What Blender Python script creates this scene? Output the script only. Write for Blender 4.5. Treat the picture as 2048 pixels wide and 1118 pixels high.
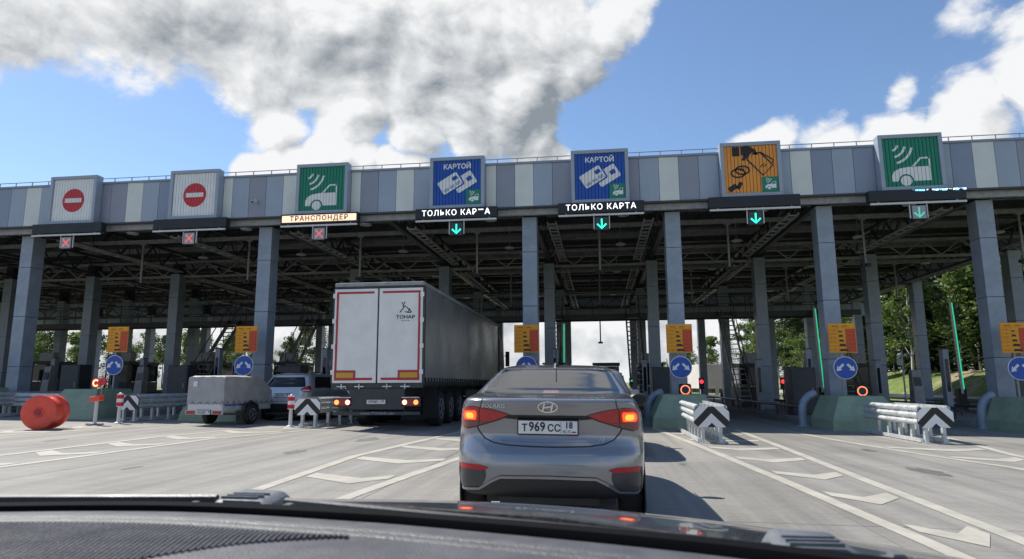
import bpy, math, random
import numpy as np
from mathutils import Vector, Matrix, noise as mnoise
for o in list(bpy.data.objects): bpy.data.objects.remove(o)
sc = bpy.context.scene
COL = sc.collection
R = math.radians
rnd = random.Random(7)

# ------------------------------------------------------------------ camera
cam = bpy.data.cameras.new('camera')
cam.lens = 23.03; cam.sensor_width = 36; cam.clip_start = .05; cam.clip_end = 6000
camo = bpy.data.objects.new('camera', cam); COL.objects.link(camo)
yaw, pit, rol = .1306, .1585, -.0049
d = Vector((-math.sin(yaw)*math.cos(pit), math.cos(yaw)*math.cos(pit), math.sin(pit)))
r = Vector((math.cos(yaw), math.sin(yaw), 0)); u = r.cross(d)
r2 = math.cos(rol)*r + math.sin(rol)*u; u2 = -math.sin(rol)*r + math.cos(rol)*u
camo.matrix_world = Matrix(((r2.x, u2.x, -d.x, 0), (r2.y, u2.y, -d.y, 0), (r2.z, u2.z, -d.z, 1.28), (0, 0, 0, 1)))
cam.dof.use_dof = True; cam.dof.focus_distance = 16; cam.dof.aperture_fstop = 11
sc.camera = camo

# ------------------------------------------------------------------ sun, sky with clouds
SUN = Vector((-.70, .38, 1)).normalized()
sl = bpy.data.lights.new('sun', 'SUN'); sl.energy = 4.2; sl.angle = R(.55); sl.color = (1, .95, .87)
so = bpy.data.objects.new('sun', sl); COL.objects.link(so)
so.rotation_euler = SUN.to_track_quat('Z', 'Y').to_euler()
sc.view_settings.view_transform = 'Standard'; sc.view_settings.look = 'None'
sc.view_settings.exposure = .56; sc.view_settings.gamma = 1
W = bpy.data.worlds.new('World'); sc.world = W; W.use_nodes = True

def nd(nt, typ, **kw):
    n = nt.nodes.new(typ)
    for k, v in kw.items():
        if k in n.inputs.keys(): n.inputs[k].default_value = v
        else: setattr(n, k, v)
    return n
def mth(nt, op, a, b=None, clamp=False):
    n = nt.nodes.new('ShaderNodeMath'); n.operation = op; n.use_clamp = clamp
    for i, v in enumerate((a, b)):
        if v is None: continue
        if isinstance(v, (int, float)): n.inputs[i].default_value = v
        else: nt.links.new(v, n.inputs[i])
    return n.outputs[0]
def maprange(nt, v, a, b, c, e, smooth=True):
    n = nt.nodes.new('ShaderNodeMapRange'); n.interpolation_type = 'SMOOTHSTEP' if smooth else 'LINEAR'
    nt.links.new(v, n.inputs[0])
    for i, x in enumerate((a, b, c, e)): n.inputs[i+1].default_value = x
    return n.outputs[0]

# cloud masses: direction, angular size, weight (negative = a patch of open sky)
CLOUDS = [((-.70, .58, .44), .20, .85), ((-.58, .67, .47), .20, .95), ((-.46, .745, .485), .19, 1.0), ((-.34, .80, .49), .20, 1.05), ((-.21, .86, .465), .20, 1.1), ((-.08, .87, .49), .17, 1.0),
          ((-.12, .905, .41), .13, 1.1), ((-.19, .90, .39), .10, 1.0), ((-.085, .93, .365), .075, 1.0), ((-.44, .82, .365), .085, .85), ((-.34, .86, .385), .10, .9), ((-.26, .89, .37), .09, .9),
          ((-.476, .823, .308), .050, .95), ((-.447, .839, .312), .050, .95), ((-.415, .852, .318), .055, 1.0), ((-.39, .86, .328), .055, 1.05), ((-.36, .873, .329), .055, 1.0), ((-.33, .885, .325), .055, 1.0), ((-.30, .897, .320), .055, .95), ((-.27, .91, .315), .055, .95), ((-.36, .89, .28), .10, .9),
          ((.225, .915, .315), .075, .85), ((.31, .895, .30), .075, .8), ((.39, .865, .315), .075, .8), ((.46, .83, .305), .10, .95), ((.53, .775, .335), .11, .95), ((.385, .85, .37), .045, .62),
          ((.45, .78, .44), .07, .42), ((.095, .93, .36), .035, .45), ((.03, .865, .50), .11, .75), ((-.03, .89, .455), .10, .95), ((-.20, .935, .30), .06, .8), ((-.06, .94, .335), .06, .7),
          ((-.66, .69, .30), .17, -.5), ((.14, .90, .42), .16, -.6), ((.32, .85, .45), .10, -.4), ((-.55, .775, .33), .09, -.5)]
dg = bpy.data.node_groups.new('cloud_density', 'ShaderNodeTree')
dg.interface.new_socket('Vector', in_out='INPUT', socket_type='NodeSocketVector')
dg.interface.new_socket('Density', in_out='OUTPUT', socket_type='NodeSocketFloat')
dg.interface.new_socket('Smooth', in_out='OUTPUT', socket_type='NodeSocketFloat')
gi = dg.nodes.new('NodeGroupInput'); go = dg.nodes.new('NodeGroupOutput')
nrm = nd(dg, 'ShaderNodeVectorMath', operation='NORMALIZE'); dg.links.new(gi.outputs[0], nrm.inputs[0])
warp = nd(dg, 'ShaderNodeTexNoise', Scale=7.0, Detail=3.0); dg.links.new(nrm.outputs[0], warp.inputs['Vector'])
wv = nd(dg, 'ShaderNodeVectorMath', operation='MULTIPLY_ADD'); dg.links.new(warp.outputs['Color'], wv.inputs[0])
wv.inputs[1].default_value = (.075,)*3
wsub = nd(dg, 'ShaderNodeVectorMath', operation='SUBTRACT'); dg.links.new(nrm.outputs[0], wsub.inputs[0]); wsub.inputs[1].default_value = (.0375,)*3
dg.links.new(wsub.outputs[0], wv.inputs[2])
pos = neg = None
for c, rad, wgt in CLOUDS:
    ds = nd(dg, 'ShaderNodeVectorMath', operation='DISTANCE'); dg.links.new(wv.outputs[0], ds.inputs[0])
    ds.inputs[1].default_value = Vector(c).normalized()
    b = maprange(dg, ds.outputs['Value'], rad, 0, 0, abs(wgt))
    if wgt > 0: pos = b if pos is None else mth(dg, 'MAXIMUM', pos, b)
    else: neg = b if neg is None else mth(dg, 'MAXIMUM', neg, b)
sq = nd(dg, 'ShaderNodeVectorMath', operation='MULTIPLY'); dg.links.new(nrm.outputs[0], sq.inputs[0]); sq.inputs[1].default_value = (1, 1, 1.5)
big = nd(dg, 'ShaderNodeTexNoise', Scale=2.1, Detail=2.0); dg.links.new(sq.outputs[0], big.inputs['Vector'])
fb = nd(dg, 'ShaderNodeTexNoise', Scale=9.0, Detail=8.0, Roughness=.58, Distortion=.2); dg.links.new(sq.outputs[0], fb.inputs['Vector'])
base = maprange(dg, big.outputs[0], .45, .75, -.30, .45, False)
sep = nd(dg, 'ShaderNodeSeparateXYZ'); dg.links.new(nrm.outputs[0], sep.inputs[0])
low = maprange(dg, sep.outputs[2], .25, .05, 0, .95)               # cloud banks stacked towards the horizon
dn = mth(dg, 'MAXIMUM', pos, mth(dg, 'ADD', base, low)); dn = mth(dg, 'SUBTRACT', dn, neg)
dg.links.new(dn, go.inputs[1])
fbs = mth(dg, 'MULTIPLY', mth(dg, 'SUBTRACT', fb.outputs[0], .5), 1.5)
dn = mth(dg, 'SUBTRACT', mth(dg, 'ADD', dn, fbs), .20)
dg.links.new(dn, go.inputs[0])
wt = W.node_tree; wt.nodes.clear()
wo = wt.nodes.new('ShaderNodeOutputWorld'); bg = nd(wt, 'ShaderNodeBackground', Strength=.107)
wt.links.new(bg.outputs[0], wo.inputs[0])
sky = nd(wt, 'ShaderNodeTexSky', sky_type='NISHITA', sun_disc=False)
sky.sun_elevation = math.asin(SUN.z); sky.sun_rotation = math.atan2(SUN.x, SUN.y)
sky.air_density = 1.0; sky.dust_density = .25; sky.ozone_density = 4.0; W.cycles.sampling_method = 'MANUAL'; W.cycles.sample_map_resolution = 512
tc = nd(wt, 'ShaderNodeTexCoord')
def dens(off):
    a = nd(wt, 'ShaderNodeVectorMath', operation='ADD'); wt.links.new(tc.outputs['Generated'], a.inputs[0]); a.inputs[1].default_value = off
    g = wt.nodes.new('ShaderNodeGroup'); g.node_tree = dg; wt.links.new(a.outputs[0], g.inputs[0]); return g.outputs[0], g.outputs[1]
(d1, s1), (d2, s2), (d3, s3) = dens((0, 0, 0)), dens(tuple(SUN*.035)), dens((-.11, 0, .075))
sz = nd(wt, 'ShaderNodeSeparateXYZ'); wt.links.new(tc.outputs['Generated'], sz.inputs[0])
lit = mth(wt, 'MULTIPLY', mth(wt, 'SUBTRACT', d1, d2), 1.5)                   # faces turned to the sun
thick = mth(wt, 'ADD', mth(wt, 'MULTIPLY', maprange(wt, d1, .15, 1.0, 0, 1), .24), mth(wt, 'MULTIPLY', maprange(wt, s3, .45, 1.05, 0, 1), .40))   # deep cloud, and cloud between it and the sun
thick = mth(wt, 'ADD', thick, maprange(wt, sz.outputs[2], .22, .05, 0, .22))
lit = mth(wt, 'SUBTRACT', mth(wt, 'ADD', lit, 1.0), thick, True)
ramp = nd(wt, 'ShaderNodeValToRGB'); wt.links.new(lit, ramp.inputs[0])
ramp.color_ramp.elements[0].position = .05; ramp.color_ramp.elements[0].color = (.27, .31, .35, 1)
ramp.color_ramp.elements[1].position = .95; ramp.color_ramp.elements[1].color = (.93, .94, .95, 1)
cm = nd(wt, 'ShaderNodeVectorMath', operation='SCALE'); wt.links.new(ramp.outputs[0], cm.inputs[0]); cm.inputs['Scale'].default_value = 6.3
al = maprange(wt, d1, -.04, .26, 0, 1)
mx = nd(wt, 'ShaderNodeMix', data_type='RGBA'); wt.links.new(al, mx.inputs['Factor'])
wt.links.new(sky.outputs[0], mx.inputs[6]); wt.links.new(cm.outputs[0], mx.inputs[7]); wt.links.new(mx.outputs[2], bg.inputs[0])

# ------------------------------------------------------------------ helpers
def G(x): return -.012*max(-58, min(30, x))            # the apron falls gently to the right

class MB:
    def __init__(s): s.v = []; s.f = []
    def add(s, vs, fs):
        n = len(s.v); s.v += [tuple(p) for p in vs]; s.f += [tuple(i+n for i in f) for f in fs]; return s
    def box(s, c, z, rot=0):
        x, y, w = z[0]/2, z[1]/2, z[2]/2; cs, sn = math.cos(rot), math.sin(rot)
        P = [(-x,-y,-w),(x,-y,-w),(x,y,-w),(-x,y,-w),(-x,-y,w),(x,-y,w),(x,y,w),(-x,y,w)]
        return s.add([(c[0]+a*cs-b*sn, c[1]+a*sn+b*cs, c[2]+e) for a, b, e in P], [(3,2,1,0),(4,5,6,7),(0,1,5,4),(1,2,6,5),(2,3,7,6),(3,0,4,7)])
    def bx(s, x0, x1, y0, y1, z0, z1): return s.box(((x0+x1)/2, (y0+y1)/2, (z0+z1)/2), (abs(x1-x0), abs(y1-y0), abs(z1-z0)))
    def hexa(s, lo, hi):                                    # two quads joined
        return s.add(list(lo)+list(hi), [(3,2,1,0),(4,5,6,7),(0,1,5,4),(1,2,6,5),(2,3,7,6),(3,0,4,7)])
    def bar(s, a, b, w, h=None):                            # square bar between two points
        a, b = Vector(a), Vector(b); t = (b-a).normalized(); h = h or w
        up = Vector((0,0,1)) if abs(t.z) < .95 else Vector((0,1,0))
        sx = t.cross(up).normalized()*w/2; sz = sx.cross(t).normalized()*h/2
        return s.hexa([a-sx-sz, a+sx-sz, a+sx+sz, a-sx+sz], [b-sx-sz, b+sx-sz, b+sx+sz, b-sx+sz])
    def tube(s, pts, rad, n=8, cap=True):
        pts = [Vector(p) for p in pts]; rings = []; vs = []; fs = []
        rr = rad if isinstance(rad, (list, tuple)) else [rad]*len(pts)
        a = None
        for i, p in enumerate(pts):
            t = (pts[min(i+1, len(pts)-1)]-pts[max(i-1, 0)]).normalized()
            if a is None: a = t.cross(Vector((0,0,1)) if abs(t.z) < .9 else Vector((1,0,0)))
            a = (a-t*a.dot(t)).normalized(); b = t.cross(a)
            vs += [p+(a*math.cos(2*math.pi*k/n)+b*math.sin(2*math.pi*k/n))*rr[i] for k in range(n)]
        for i in range(len(pts)-1):
            for k in range(n): fs.append((i*n+k, i*n+(k+1)%n, (i+1)*n+(k+1)%n, (i+1)*n+k))
        if cap: fs += [tuple(range(n))[::-1], tuple(range((len(pts)-1)*n, len(pts)*n))]
        return s.add(vs, fs)
    def lathe(s, prof, o=(0,0,0), axis='z', n=24):          # prof: (radius, height)
        vs, fs = [], []
        for rr, hh in prof:
            for k in range(n):
                a = 2*math.pi*k/n; p = (rr*math.cos(a), rr*math.sin(a), hh)
                if axis == 'x': p = (p[2], p[0], p[1])
                if axis == 'y': p = (p[0], p[2], p[1])
                vs.append((o[0]+p[0], o[1]+p[1], o[2]+p[2]))
        for i in range(len(prof)-1):
            for k in range(n): fs.append((i*n+k, i*n+(k+1)%n, (i+1)*n+(k+1)%n, (i+1)*n+k))
        if prof[0][0] > 1e-6: fs.append(tuple(range(n))[::-1])
        if prof[-1][0] > 1e-6: fs.append(tuple(range((len(prof)-1)*n, len(prof)*n)))
        return s.add(vs, fs)
    def plate(s, poly, y0, y1):                             # polygon in x,z pushed from y0 (front) to y1
        n = len(poly); vs = [(a, y0, b) for a, b in poly]+[(a, y1, b) for a, b in poly]
        fs = [tuple(range(n)), tuple(range(n, 2*n))[::-1]]+[(i, i+n, (i+1) % n+n, (i+1) % n) for i in range(n)]
        return s.add(vs, fs)
    def flat(s, poly, z): return s.add([(a, b, z if not callable(z) else z(a, b)) for a, b in poly], [tuple(range(len(poly)))])
    def build(s, name, mat, parent=None, smooth=False, **kw):
        me = bpy.data.meshes.new(name); me.from_pydata(s.v, [], s.f); me.validate()
        import bmesh
        bm = bmesh.new(); bm.from_mesh(me); bmesh.ops.recalc_face_normals(bm, faces=bm.faces); bm.to_mesh(me); bm.free()
        return link(name, me, mat, parent, smooth, **kw)
def link(name, me, mat, parent=None, smooth=False, bevel=0, **kw):
    if mat and not me.materials: me.materials.append(mat)
    if smooth:
        me.polygons.foreach_set('use_smooth', [True]*len(me.polygons))
        if smooth != 'all':
            try: me.set_sharp_from_angle(angle=R(38))
            except Exception: pass
    o = bpy.data.objects.new(name, me); COL.objects.link(o)
    if parent: o.parent = parent
    if bevel:
        b = o.modifiers.new('bevel', 'BEVEL'); b.width = bevel; b.segments = 2; b.limit_method = 'ANGLE'
    for k, v in kw.items(): o[k] = v
    return o
def thing(name, label, cat, loc=(0,0,0), rz=0, group=None):
    o = bpy.data.objects.new(name, None); COL.objects.link(o); o.empty_display_size = .2
    o.location = loc; o.rotation_euler = (0, 0, rz); o['label'] = label; o['category'] = cat
    if group: o['group'] = group
    return o
def tag(o, label, cat, group=None):
    o['label'] = label; o['category'] = cat
    if group: o['group'] = group
    return o
def copy_tree(o, parent=None):
    c = o.copy(); COL.objects.link(c); c.parent = parent
    for ch in list(o.children): copy_tree(ch, c)
    return c
TXT = {}
def text_mesh(s, size, spacing=1.0, extrude=0.0):
    k = (s, size, spacing)
    cu = bpy.data.curves.new('lettering', 'FONT'); cu.body = s; cu.size = size; cu.align_x = 'CENTER'; cu.align_y = 'CENTER'
    cu.space_character = spacing; cu.offset = 0; cu.extrude = extrude; cu.resolution_u = 2
    to = bpy.data.objects.new('lettering', cu); COL.objects.link(to)
    bpy.context.view_layer.update()
    dgp = bpy.context.evaluated_depsgraph_get()
    me = bpy.data.meshes.new_from_object(to.evaluated_get(dgp)); bpy.data.objects.remove(to); bpy.data.curves.remove(cu)
    me.materials.clear(); return me
def text(s, size, loc, mat, parent, name='lettering', bold=0, spacing=1.0, sx=1.0, rot=(math.pi/2, 0, 0), shear=0):
    me = text_mesh(s, size, spacing)
    if shear:
        for v in me.vertices: v.co.x += v.co.y*shear
    if bold:                                               # thicken the strokes with shifted copies
        n = len(me.vertices); vs = [v.co.copy() for v in me.vertices]; fs = [tuple(p.vertices) for p in me.polygons]; V = []; F = []
        for q, (a, b) in enumerate(((-1,0),(1,0),(0,1),(0,-1),(0,0))):
            V += [(p.x+a*bold, p.y+b*bold, p.z+q*.0004) for p in vs]; F += [tuple(i+q*n for i in f) for f in fs]
        me = bpy.data.meshes.new('lettering'); me.from_pydata(V, [], F)
    o = link(name, me, mat, parent); o.location = loc; o.rotation_euler = rot; o.scale = (sx, 1, 1)
    return o
def disc(cx, cz, rad, n=28, a0=0, a1=2*math.pi):
    return [(cx+rad*math.cos(a0+(a1-a0)*k/n), cz+rad*math.sin(a0+(a1-a0)*k/n)) for k in range(n if a1-a0 > 6.2 else n+1)]
def stroke(pts, w):                                        # thick open polyline as one polygon
    L, Rr = [], []
    for i, p in enumerate(pts):
        a = pts[max(i-1, 0)]; b = pts[min(i+1, len(pts)-1)]; dx, dz = b[0]-a[0], b[1]-a[1]; l = math.hypot(dx, dz) or 1
        L.append((p[0]-dz/l*w/2, p[1]+dx/l*w/2)); Rr.append((p[0]+dz/l*w/2, p[1]-dx/l*w/2))
    return L+Rr[::-1]
def rrect(cx, cz, w, h, rad, rot=0, n=4):
    P = []
    for qx, qz, a0 in ((1,1,0),(-1,1,90),(-1,-1,180),(1,-1,270)):
        for k in range(n+1):
            a = R(a0+90*k/n); P.append((qx*(w/2-rad)+rad*math.cos(a), qz*(h/2-rad)+rad*math.sin(a)))
    c, s_ = math.cos(rot), math.sin(rot)
    return [(cx+x*c-z*s_, cz+x*s_+z*c) for x, z in P]

# ------------------------------------------------------------------ materials
MATS = {}
def mat(name, col, rough=.6, metal=0., var=.0, scale=6., bump=0., bscale=40., coat=0., emit=None, estr=0., trans=0., dirt=None, spec=.5, coord='Object'):
    if name in MATS: return MATS[name]
    m = bpy.data.materials.new(name); m.use_nodes = True; nt = m.node_tree; p = nt.nodes['Principled BSDF']
    p.inputs['Base Color'].default_value = (*col, 1); p.inputs['Roughness'].default_value = rough; p.inputs['Metallic'].default_value = metal
    p.inputs['Coat Weight'].default_value = coat; p.inputs['Coat Roughness'].default_value = .04; p.inputs['Specular IOR Level'].default_value = spec
    if emit: p.inputs['Emission Color'].default_value = (*emit, 1); p.inputs['Emission Strength'].default_value = estr
    tcn = nt.nodes.new('ShaderNodeTexCoord')
    if var:
        n1 = nd(nt, 'ShaderNodeTexNoise', Scale=scale, Detail=6.0, Roughness=.62); nt.links.new(tcn.outputs[coord], n1.inputs['Vector'])
        f = maprange(nt, n1.outputs[0], .32, .68, 1-var, 1+var)
        mxn = nd(nt, 'ShaderNodeVectorMath', operation='SCALE'); mxn.inputs[0].default_value = col; nt.links.new(f, mxn.inputs['Scale'])
        out = mxn.outputs[0]
        if dirt:
            n2 = nd(nt, 'ShaderNodeTexNoise', Scale=scale*.35, Detail=8.0, Roughness=.7, Distortion=.6); nt.links.new(tcn.outputs[coord], n2.inputs['Vector'])
            dm = nd(nt, 'ShaderNodeMix', data_type='RGBA'); nt.links.new(maprange(nt, n2.outputs[0], .5, .72, 0, .6), dm.inputs['Factor'])
            nt.links.new(out, dm.inputs[6]); dm.inputs[7].default_value = (*dirt, 1); out = dm.outputs[2]
        nt.links.new(out, p.inputs['Base Color'])
        rv = maprange(nt, n1.outputs[0], .3, .7, max(.02, rough-.08), min(1, rough+.08)); nt.links.new(rv, p.inputs['Roughness'])
    if bump:
        n3 = nd(nt, 'ShaderNodeTexNoise', Scale=bscale, Detail=5.0); nt.links.new(tcn.outputs[coord], n3.inputs['Vector'])
        b = nd(nt, 'ShaderNodeBump', Strength=bump, Distance=.02); nt.links.new(n3.outputs[0], b.inputs['Height']); nt.links.new(b.outputs[0], p.inputs['Normal'])
    MATS[name] = m; return m
def glow(name, col, s):
    return mat(name, tuple(c*.5 for c in col), .4, emit=col, estr=s)
M_steel = mat('dark painted steel', (.055, .06, .066), .5, .0, .25, 3, dirt=(.09, .085, .08))
M_steel2 = mat('grey galvanised steel', (.30, .305, .31), .5, .2, .2, 5)
M_galv = mat('bright galvanised steel', (.58, .60, .60), .42, .35, .16, 7, bump=.12, bscale=14)
M_tray = mat('pale galvanised tray', (.50, .50, .49), .5, .1, .15, 6)
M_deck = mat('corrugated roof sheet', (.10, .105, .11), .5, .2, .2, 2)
M_col = mat('blue grey column cladding', (.275, .325, .39), .42, .06, .12, 1.8, dirt=(.15, .175, .21))
M_seam = mat('dark joint', (.02, .022, .025), .8)
PAN = {'m': mat('mid grey panel', (.345, .40, .475), .42, .05, .05, 1.2), 'd': mat('dark violet grey panel', (.285, .30, .36), .42, .05, .05, 1.2),
       'b': mat('deep blue grey panel', (.25, .29, .38), .42, .05, .05, 1.2), 'l': mat('pale grey panel', (.68, .70, .66), .45, .0, .05, 1.2)}
M_frame = mat('sign frame grey', (.33, .38, .45), .42, .08, .05, 2)
M_white = mat('white sign sheet', (.80, .80, .79), .5, 0, .04, 3)
M_green = mat('green sign sheet', (.006, .215, .125), .42, 0, .05, 3)
M_blue = mat('blue sign sheet', (.012, .085, .42), .42, 0, .05, 3)
M_orange = mat('orange sign sheet', (.80, .31, .045), .45, 0, .05, 3)
M_red = mat('red sign sheet', (.55, .012, .02), .4, 0, .05, 3)
M_black = mat('black paint', (.012, .012, .014), .45, 0, .1, 4)
M_blackp = mat('black plastic', (.016, .017, .019), .5, 0, .15, 8, bump=.05, bscale=300)
M_rubber = mat('tyre rubber', (.018, .018, .019), .8, 0, .25, 10, bump=.2, bscale=60)
M_ledbox = mat('dark LED housing', (.015, .017, .022), .5, 0, .1, 3)
M_ledw = glow('lit white LED', (.95, .97, 1), 1.2)
M_ledo = glow('lit amber LED field', (1, .66, .46), .85)
M_ledg = glow('lit green LED', (.03, 1, .55), 1.5)
M_ledg2 = glow('dim green LED', (.10, .62, .45), .55)
M_ledr = glow('dim red LED', (.85, .16, .14), .5)
M_ledc = glow('glitching cyan LED', (.25, .75, 1), 1.0)
M_sigface = mat('signal face grey', (.33, .36, .40), .4, 0, .06, 8)
M_sigdark = mat('signal face dark', (.03, .055, .06), .4)
M_lampw = mat('white lamp housing', (.62, .62, .60), .45)
M_kerb = mat('kerb concrete', (.30, .29, .275), .85, 0, .2, 3, bump=.3, bscale=30, dirt=(.16, .15, .14))
M_block = mat('green painted concrete', (.27, .345, .235), .66, 0, .14, 1.8, bump=.12, bscale=18, dirt=(.21, .265, .185))
M_yel = mat('yellow board sheet', (.86, .36, .015), .5, 0, .06, 3)
M_redp = mat('red price field', (.62, .045, .03), .5, 0, .05, 3)
M_glass = mat('dark window glass', (.012, .014, .018), .04, 0, 0, spec=.38)
M_booth = mat('charcoal booth panel', (.045, .05, .055), .5, .1, .2, 2)
M_ringo = glow('lit orange ring', (1, .24, .10), 1.1)
M_sigr = glow('lit red lamp', (1, .02, .04), 2.2)
M_sigg = glow('lit green lamp', (.02, .9, .35), 1.6)
M_gstrip = glow('lit green strip', (.02, .55, .26), .75)
M_paint = mat('road paint', (.42, .395, .335), .7, 0, .10, 2.2, bump=.1, bscale=60, dirt=(.29, .275, .245), coord='Object')

def concrete():
    m = bpy.data.materials.new('apron concrete'); m.use_nodes = True; nt = m.node_tree; p = nt.nodes['Principled BSDF']
    g = nt.nodes.new('ShaderNodeNewGeometry')
    def nz(sc_, det, ro, vs, dist=0.):
        v = nd(nt, 'ShaderNodeVectorMath', operation='MULTIPLY'); nt.links.new(g.outputs['Position'], v.inputs[0]); v.inputs[1].default_value = vs
        n = nd(nt, 'ShaderNodeTexNoise', Scale=sc_, Detail=det, Roughness=ro, Distortion=dist); nt.links.new(v.outputs[0], n.inputs['Vector']); return n.outputs[0]
    a = maprange(nt, nz(.35, 6., .6, (1, 1, 1)), .3, .7, .86, 1.12)
    b = maprange(nt, nz(1.0, 5., .6, (2.6, .10, 1)), .35, .72, 1.08, .76)          # tyre polish along the lanes
    c = maprange(nt, nz(24., 4., .7, (1, 1, 1)), .3, .7, .92, 1.07)
    e = maprange(nt, nz(3.2, 3., .55, (.35, 5., 1)), .35, .7, 1.04, .93)           # broom strokes across
    oi = nd(nt, 'ShaderNodeObjectInfo'); s_ = maprange(nt, oi.outputs['Random'], 0, 1, .94, 1.05, False)
    k = mth(nt, 'MULTIPLY', mth(nt, 'MULTIPLY', mth(nt, 'MULTIPLY', a, b), mth(nt, 'MULTIPLY', c, e)), s_)
    v = nd(nt, 'ShaderNodeVectorMath', operation='SCALE'); v.inputs[0].default_value = (.255, .243, .217); nt.links.new(k, v.inputs['Scale'])
    st = maprange(nt, nz(.9, 6., .7, (1, .6, 1), .8), .58, .72, 0, .6)
    mxn = nd(nt, 'ShaderNodeMix', data_type='RGBA'); nt.links.new(st, mxn.inputs['Factor']); nt.links.new(v.outputs[0], mxn.inputs[6]); mxn.inputs[7].default_value = (.16, .155, .145, 1)
    nt.links.new(mxn.outputs[2], p.inputs['Base Color']); p.inputs['Roughness'].default_value = .78
    bp = nd(nt, 'ShaderNodeBump', Strength=.25, Distance=.01); nt.links.new(nz(55., 4., .6, (1, 1, 1)), bp.inputs['Height']); nt.links.new(bp.outputs[0], p.inputs['Normal'])
    return m
M_conc = concrete()

# ------------------------------------------------------------------ ground, apron, road
def sstep(a, b, x):
    t = max(0., min(1., (x-a)/(b-a))); return t*t*(3-2*t)
def terrain(x, y):
    z = G(x)-.06
    far = sstep(60, 110, y)
    z = z*(1-far)-.15*far
    bank = sstep(20.3, 27.5, x+.8*mnoise.noise((x*.1, y*.13, 0)))*sstep(20, 34, y)
    z += bank*(2.45+.02*max(0, min(40, x-27)))*(1+.12*mnoise.noise((x*.2, y*.2, 3)))
    lb = sstep(-60, -72, x)*sstep(30, 50, y); z += lb*1.0
    return z
xs = sorted(set([-2500, -900, -350, -160, -100, -70, -60, -52, -48, -44, -40, -36, -30, -20, -10, 0, 10, 16]+list(np.arange(18, 34, .8))+[36, 40, 46, 55, 70, 100, 160, 350, 900, 2500]))
ys = sorted(set([-900, -200, -60, -20, 0, 10, 18]+list(np.arange(20, 84, 1.6))+[90, 100, 120, 150, 200, 300, 500, 900, 1800, 4000]))
gm = MB(); gm.v = [(x, y, terrain(x, y)) for y in ys for x in xs]; nx = len(xs)
gm.f = [(j*nx+i, j*nx+i+1, (j+1)*nx+i+1, (j+1)*nx+i) for j in range(len(ys)-1) for i in range(nx-1)]
def grassmat():
    m = bpy.data.materials.new('grass and bare soil'); m.use_nodes = True; nt = m.node_tree; p = nt.nodes['Principled BSDF']
    g = nt.nodes.new('ShaderNodeNewGeometry')
    n1 = nd(nt, 'ShaderNodeTexNoise', Scale=.9, Detail=8.0, Roughness=.7); nt.links.new(g.outputs['Position'], n1.inputs['Vector'])
    r1 = nd(nt, 'ShaderNodeValToRGB'); nt.links.new(n1.outputs[0], r1.inputs[0])
    r1.color_ramp.elements[0].position = .3; r1.color_ramp.elements[0].color = (.055, .10, .018, 1); r1.color_ramp.elements[1].position = .72; r1.color_ramp.elements[1].color = (.19, .25, .045, 1)
    v = nd(nt, 'ShaderNodeVectorMath', operation='MULTIPLY'); nt.links.new(g.outputs['Position'], v.inputs[0]); v.inputs[1].default_value = (.12, .5, .5)
    n2 = nd(nt, 'ShaderNodeTexNoise', Scale=1.1, Detail=7.0, Roughness=.65, Distortion=.5); nt.links.new(v.outputs[0], n2.inputs['Vector'])
    mxn = nd(nt, 'ShaderNodeMix', data_type='RGBA'); nt.links.new(maprange(nt, n2.outputs[0], .50, .58, 0, .9), mxn.inputs['Factor'])
    nt.links.new(r1.outputs[0], mxn.inputs[6]); mxn.inputs[7].default_value = (.30, .225, .15, 1); nt.links.new(mxn.outputs[2], p.inputs['Base Color']); p.inputs['Roughness'].default_value = .9
    n3 = nd(nt, 'ShaderNodeTexNoise', Scale=9.0, Detail=6.0); nt.links.new(g.outputs['Position'], n3.inputs['Vector'])
    b = nd(nt, 'ShaderNodeBump', Strength=.9, Distance=.12); nt.links.new(n3.outputs[0], b.inputs['Height']); nt.links.new(b.outputs[0], p.inputs['Normal'])
    return m
M_grass = grassmat()
gm.build('ground', M_grass, smooth='all', kind='structure')
X0, X1, YA, YB = -58.0, 20.2, -8.0, 64.0
ap = MB().add([(X0, YA, G(X0)-.018), (X1, YA, G(X1)-.018), (X1, YB, G(X1)-.018), (X0, YB, G(X0)-.018)], [(0, 1, 2, 3)]).build('concrete_apron', M_seam, kind='structure')
SW, SD = 5.032, 4.9
def slab_mesh(w, dd):
    a = MB(); g = .010; w = w-g; dd = dd-g
    vs = [(x, y, -.012*x+z) for z in (-.03, 0) for x, y in ((0, 0), (w, 0), (w, dd), (0, dd))]
    a.add(vs, [(4, 5, 6, 7), (0, 1, 5, 4), (1, 2, 6, 5), (2, 3, 7, 6), (3, 0, 4, 7)])
    me = bpy.data.meshes.new('concrete_slab'); me.from_pydata(a.v, [], a.f); return me
sm = slab_mesh(SW, SD)
i = 0; x = X0
while x < X1-.1:
    w = min(SW, X1-x); me = sm if w == SW else slab_mesh(w, SD); y = YA
    while y < YB-.1:
        o = link('concrete_slab', me, M_conc, ap); o.location = (x, y, G(x)); y += SD
    x += SW
M_oil = mat('oil stained concrete', (.13, .125, .115), .7, 0, .25, 2.0)
for x_, y_, r_ in ((-5.6, 11.8, .22), (-1.9, 13.6, .12), (.6, 12.4, .3), (-.2, 4.2, .25), (1.3, 11.2, .08), (4.9, 11.0, .26), (5.3, 14.3, .14), (-6.9, 9.2, .1), (-11.6, 13.0, .16), (-5.2, 14.6, .3)):
    P_ = [(x_+r_*(.6+.5*rnd.random())*math.cos(a_)*.8, y_+r_*(.6+.6*rnd.random())*math.sin(a_)*2.0) for a_ in np.linspace(0, 6.28, 17)[:-1]]
    MB().flat(P_, lambda a_, b_: G(a_)+.003).build('oil_stain', M_oil, ap)
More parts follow.
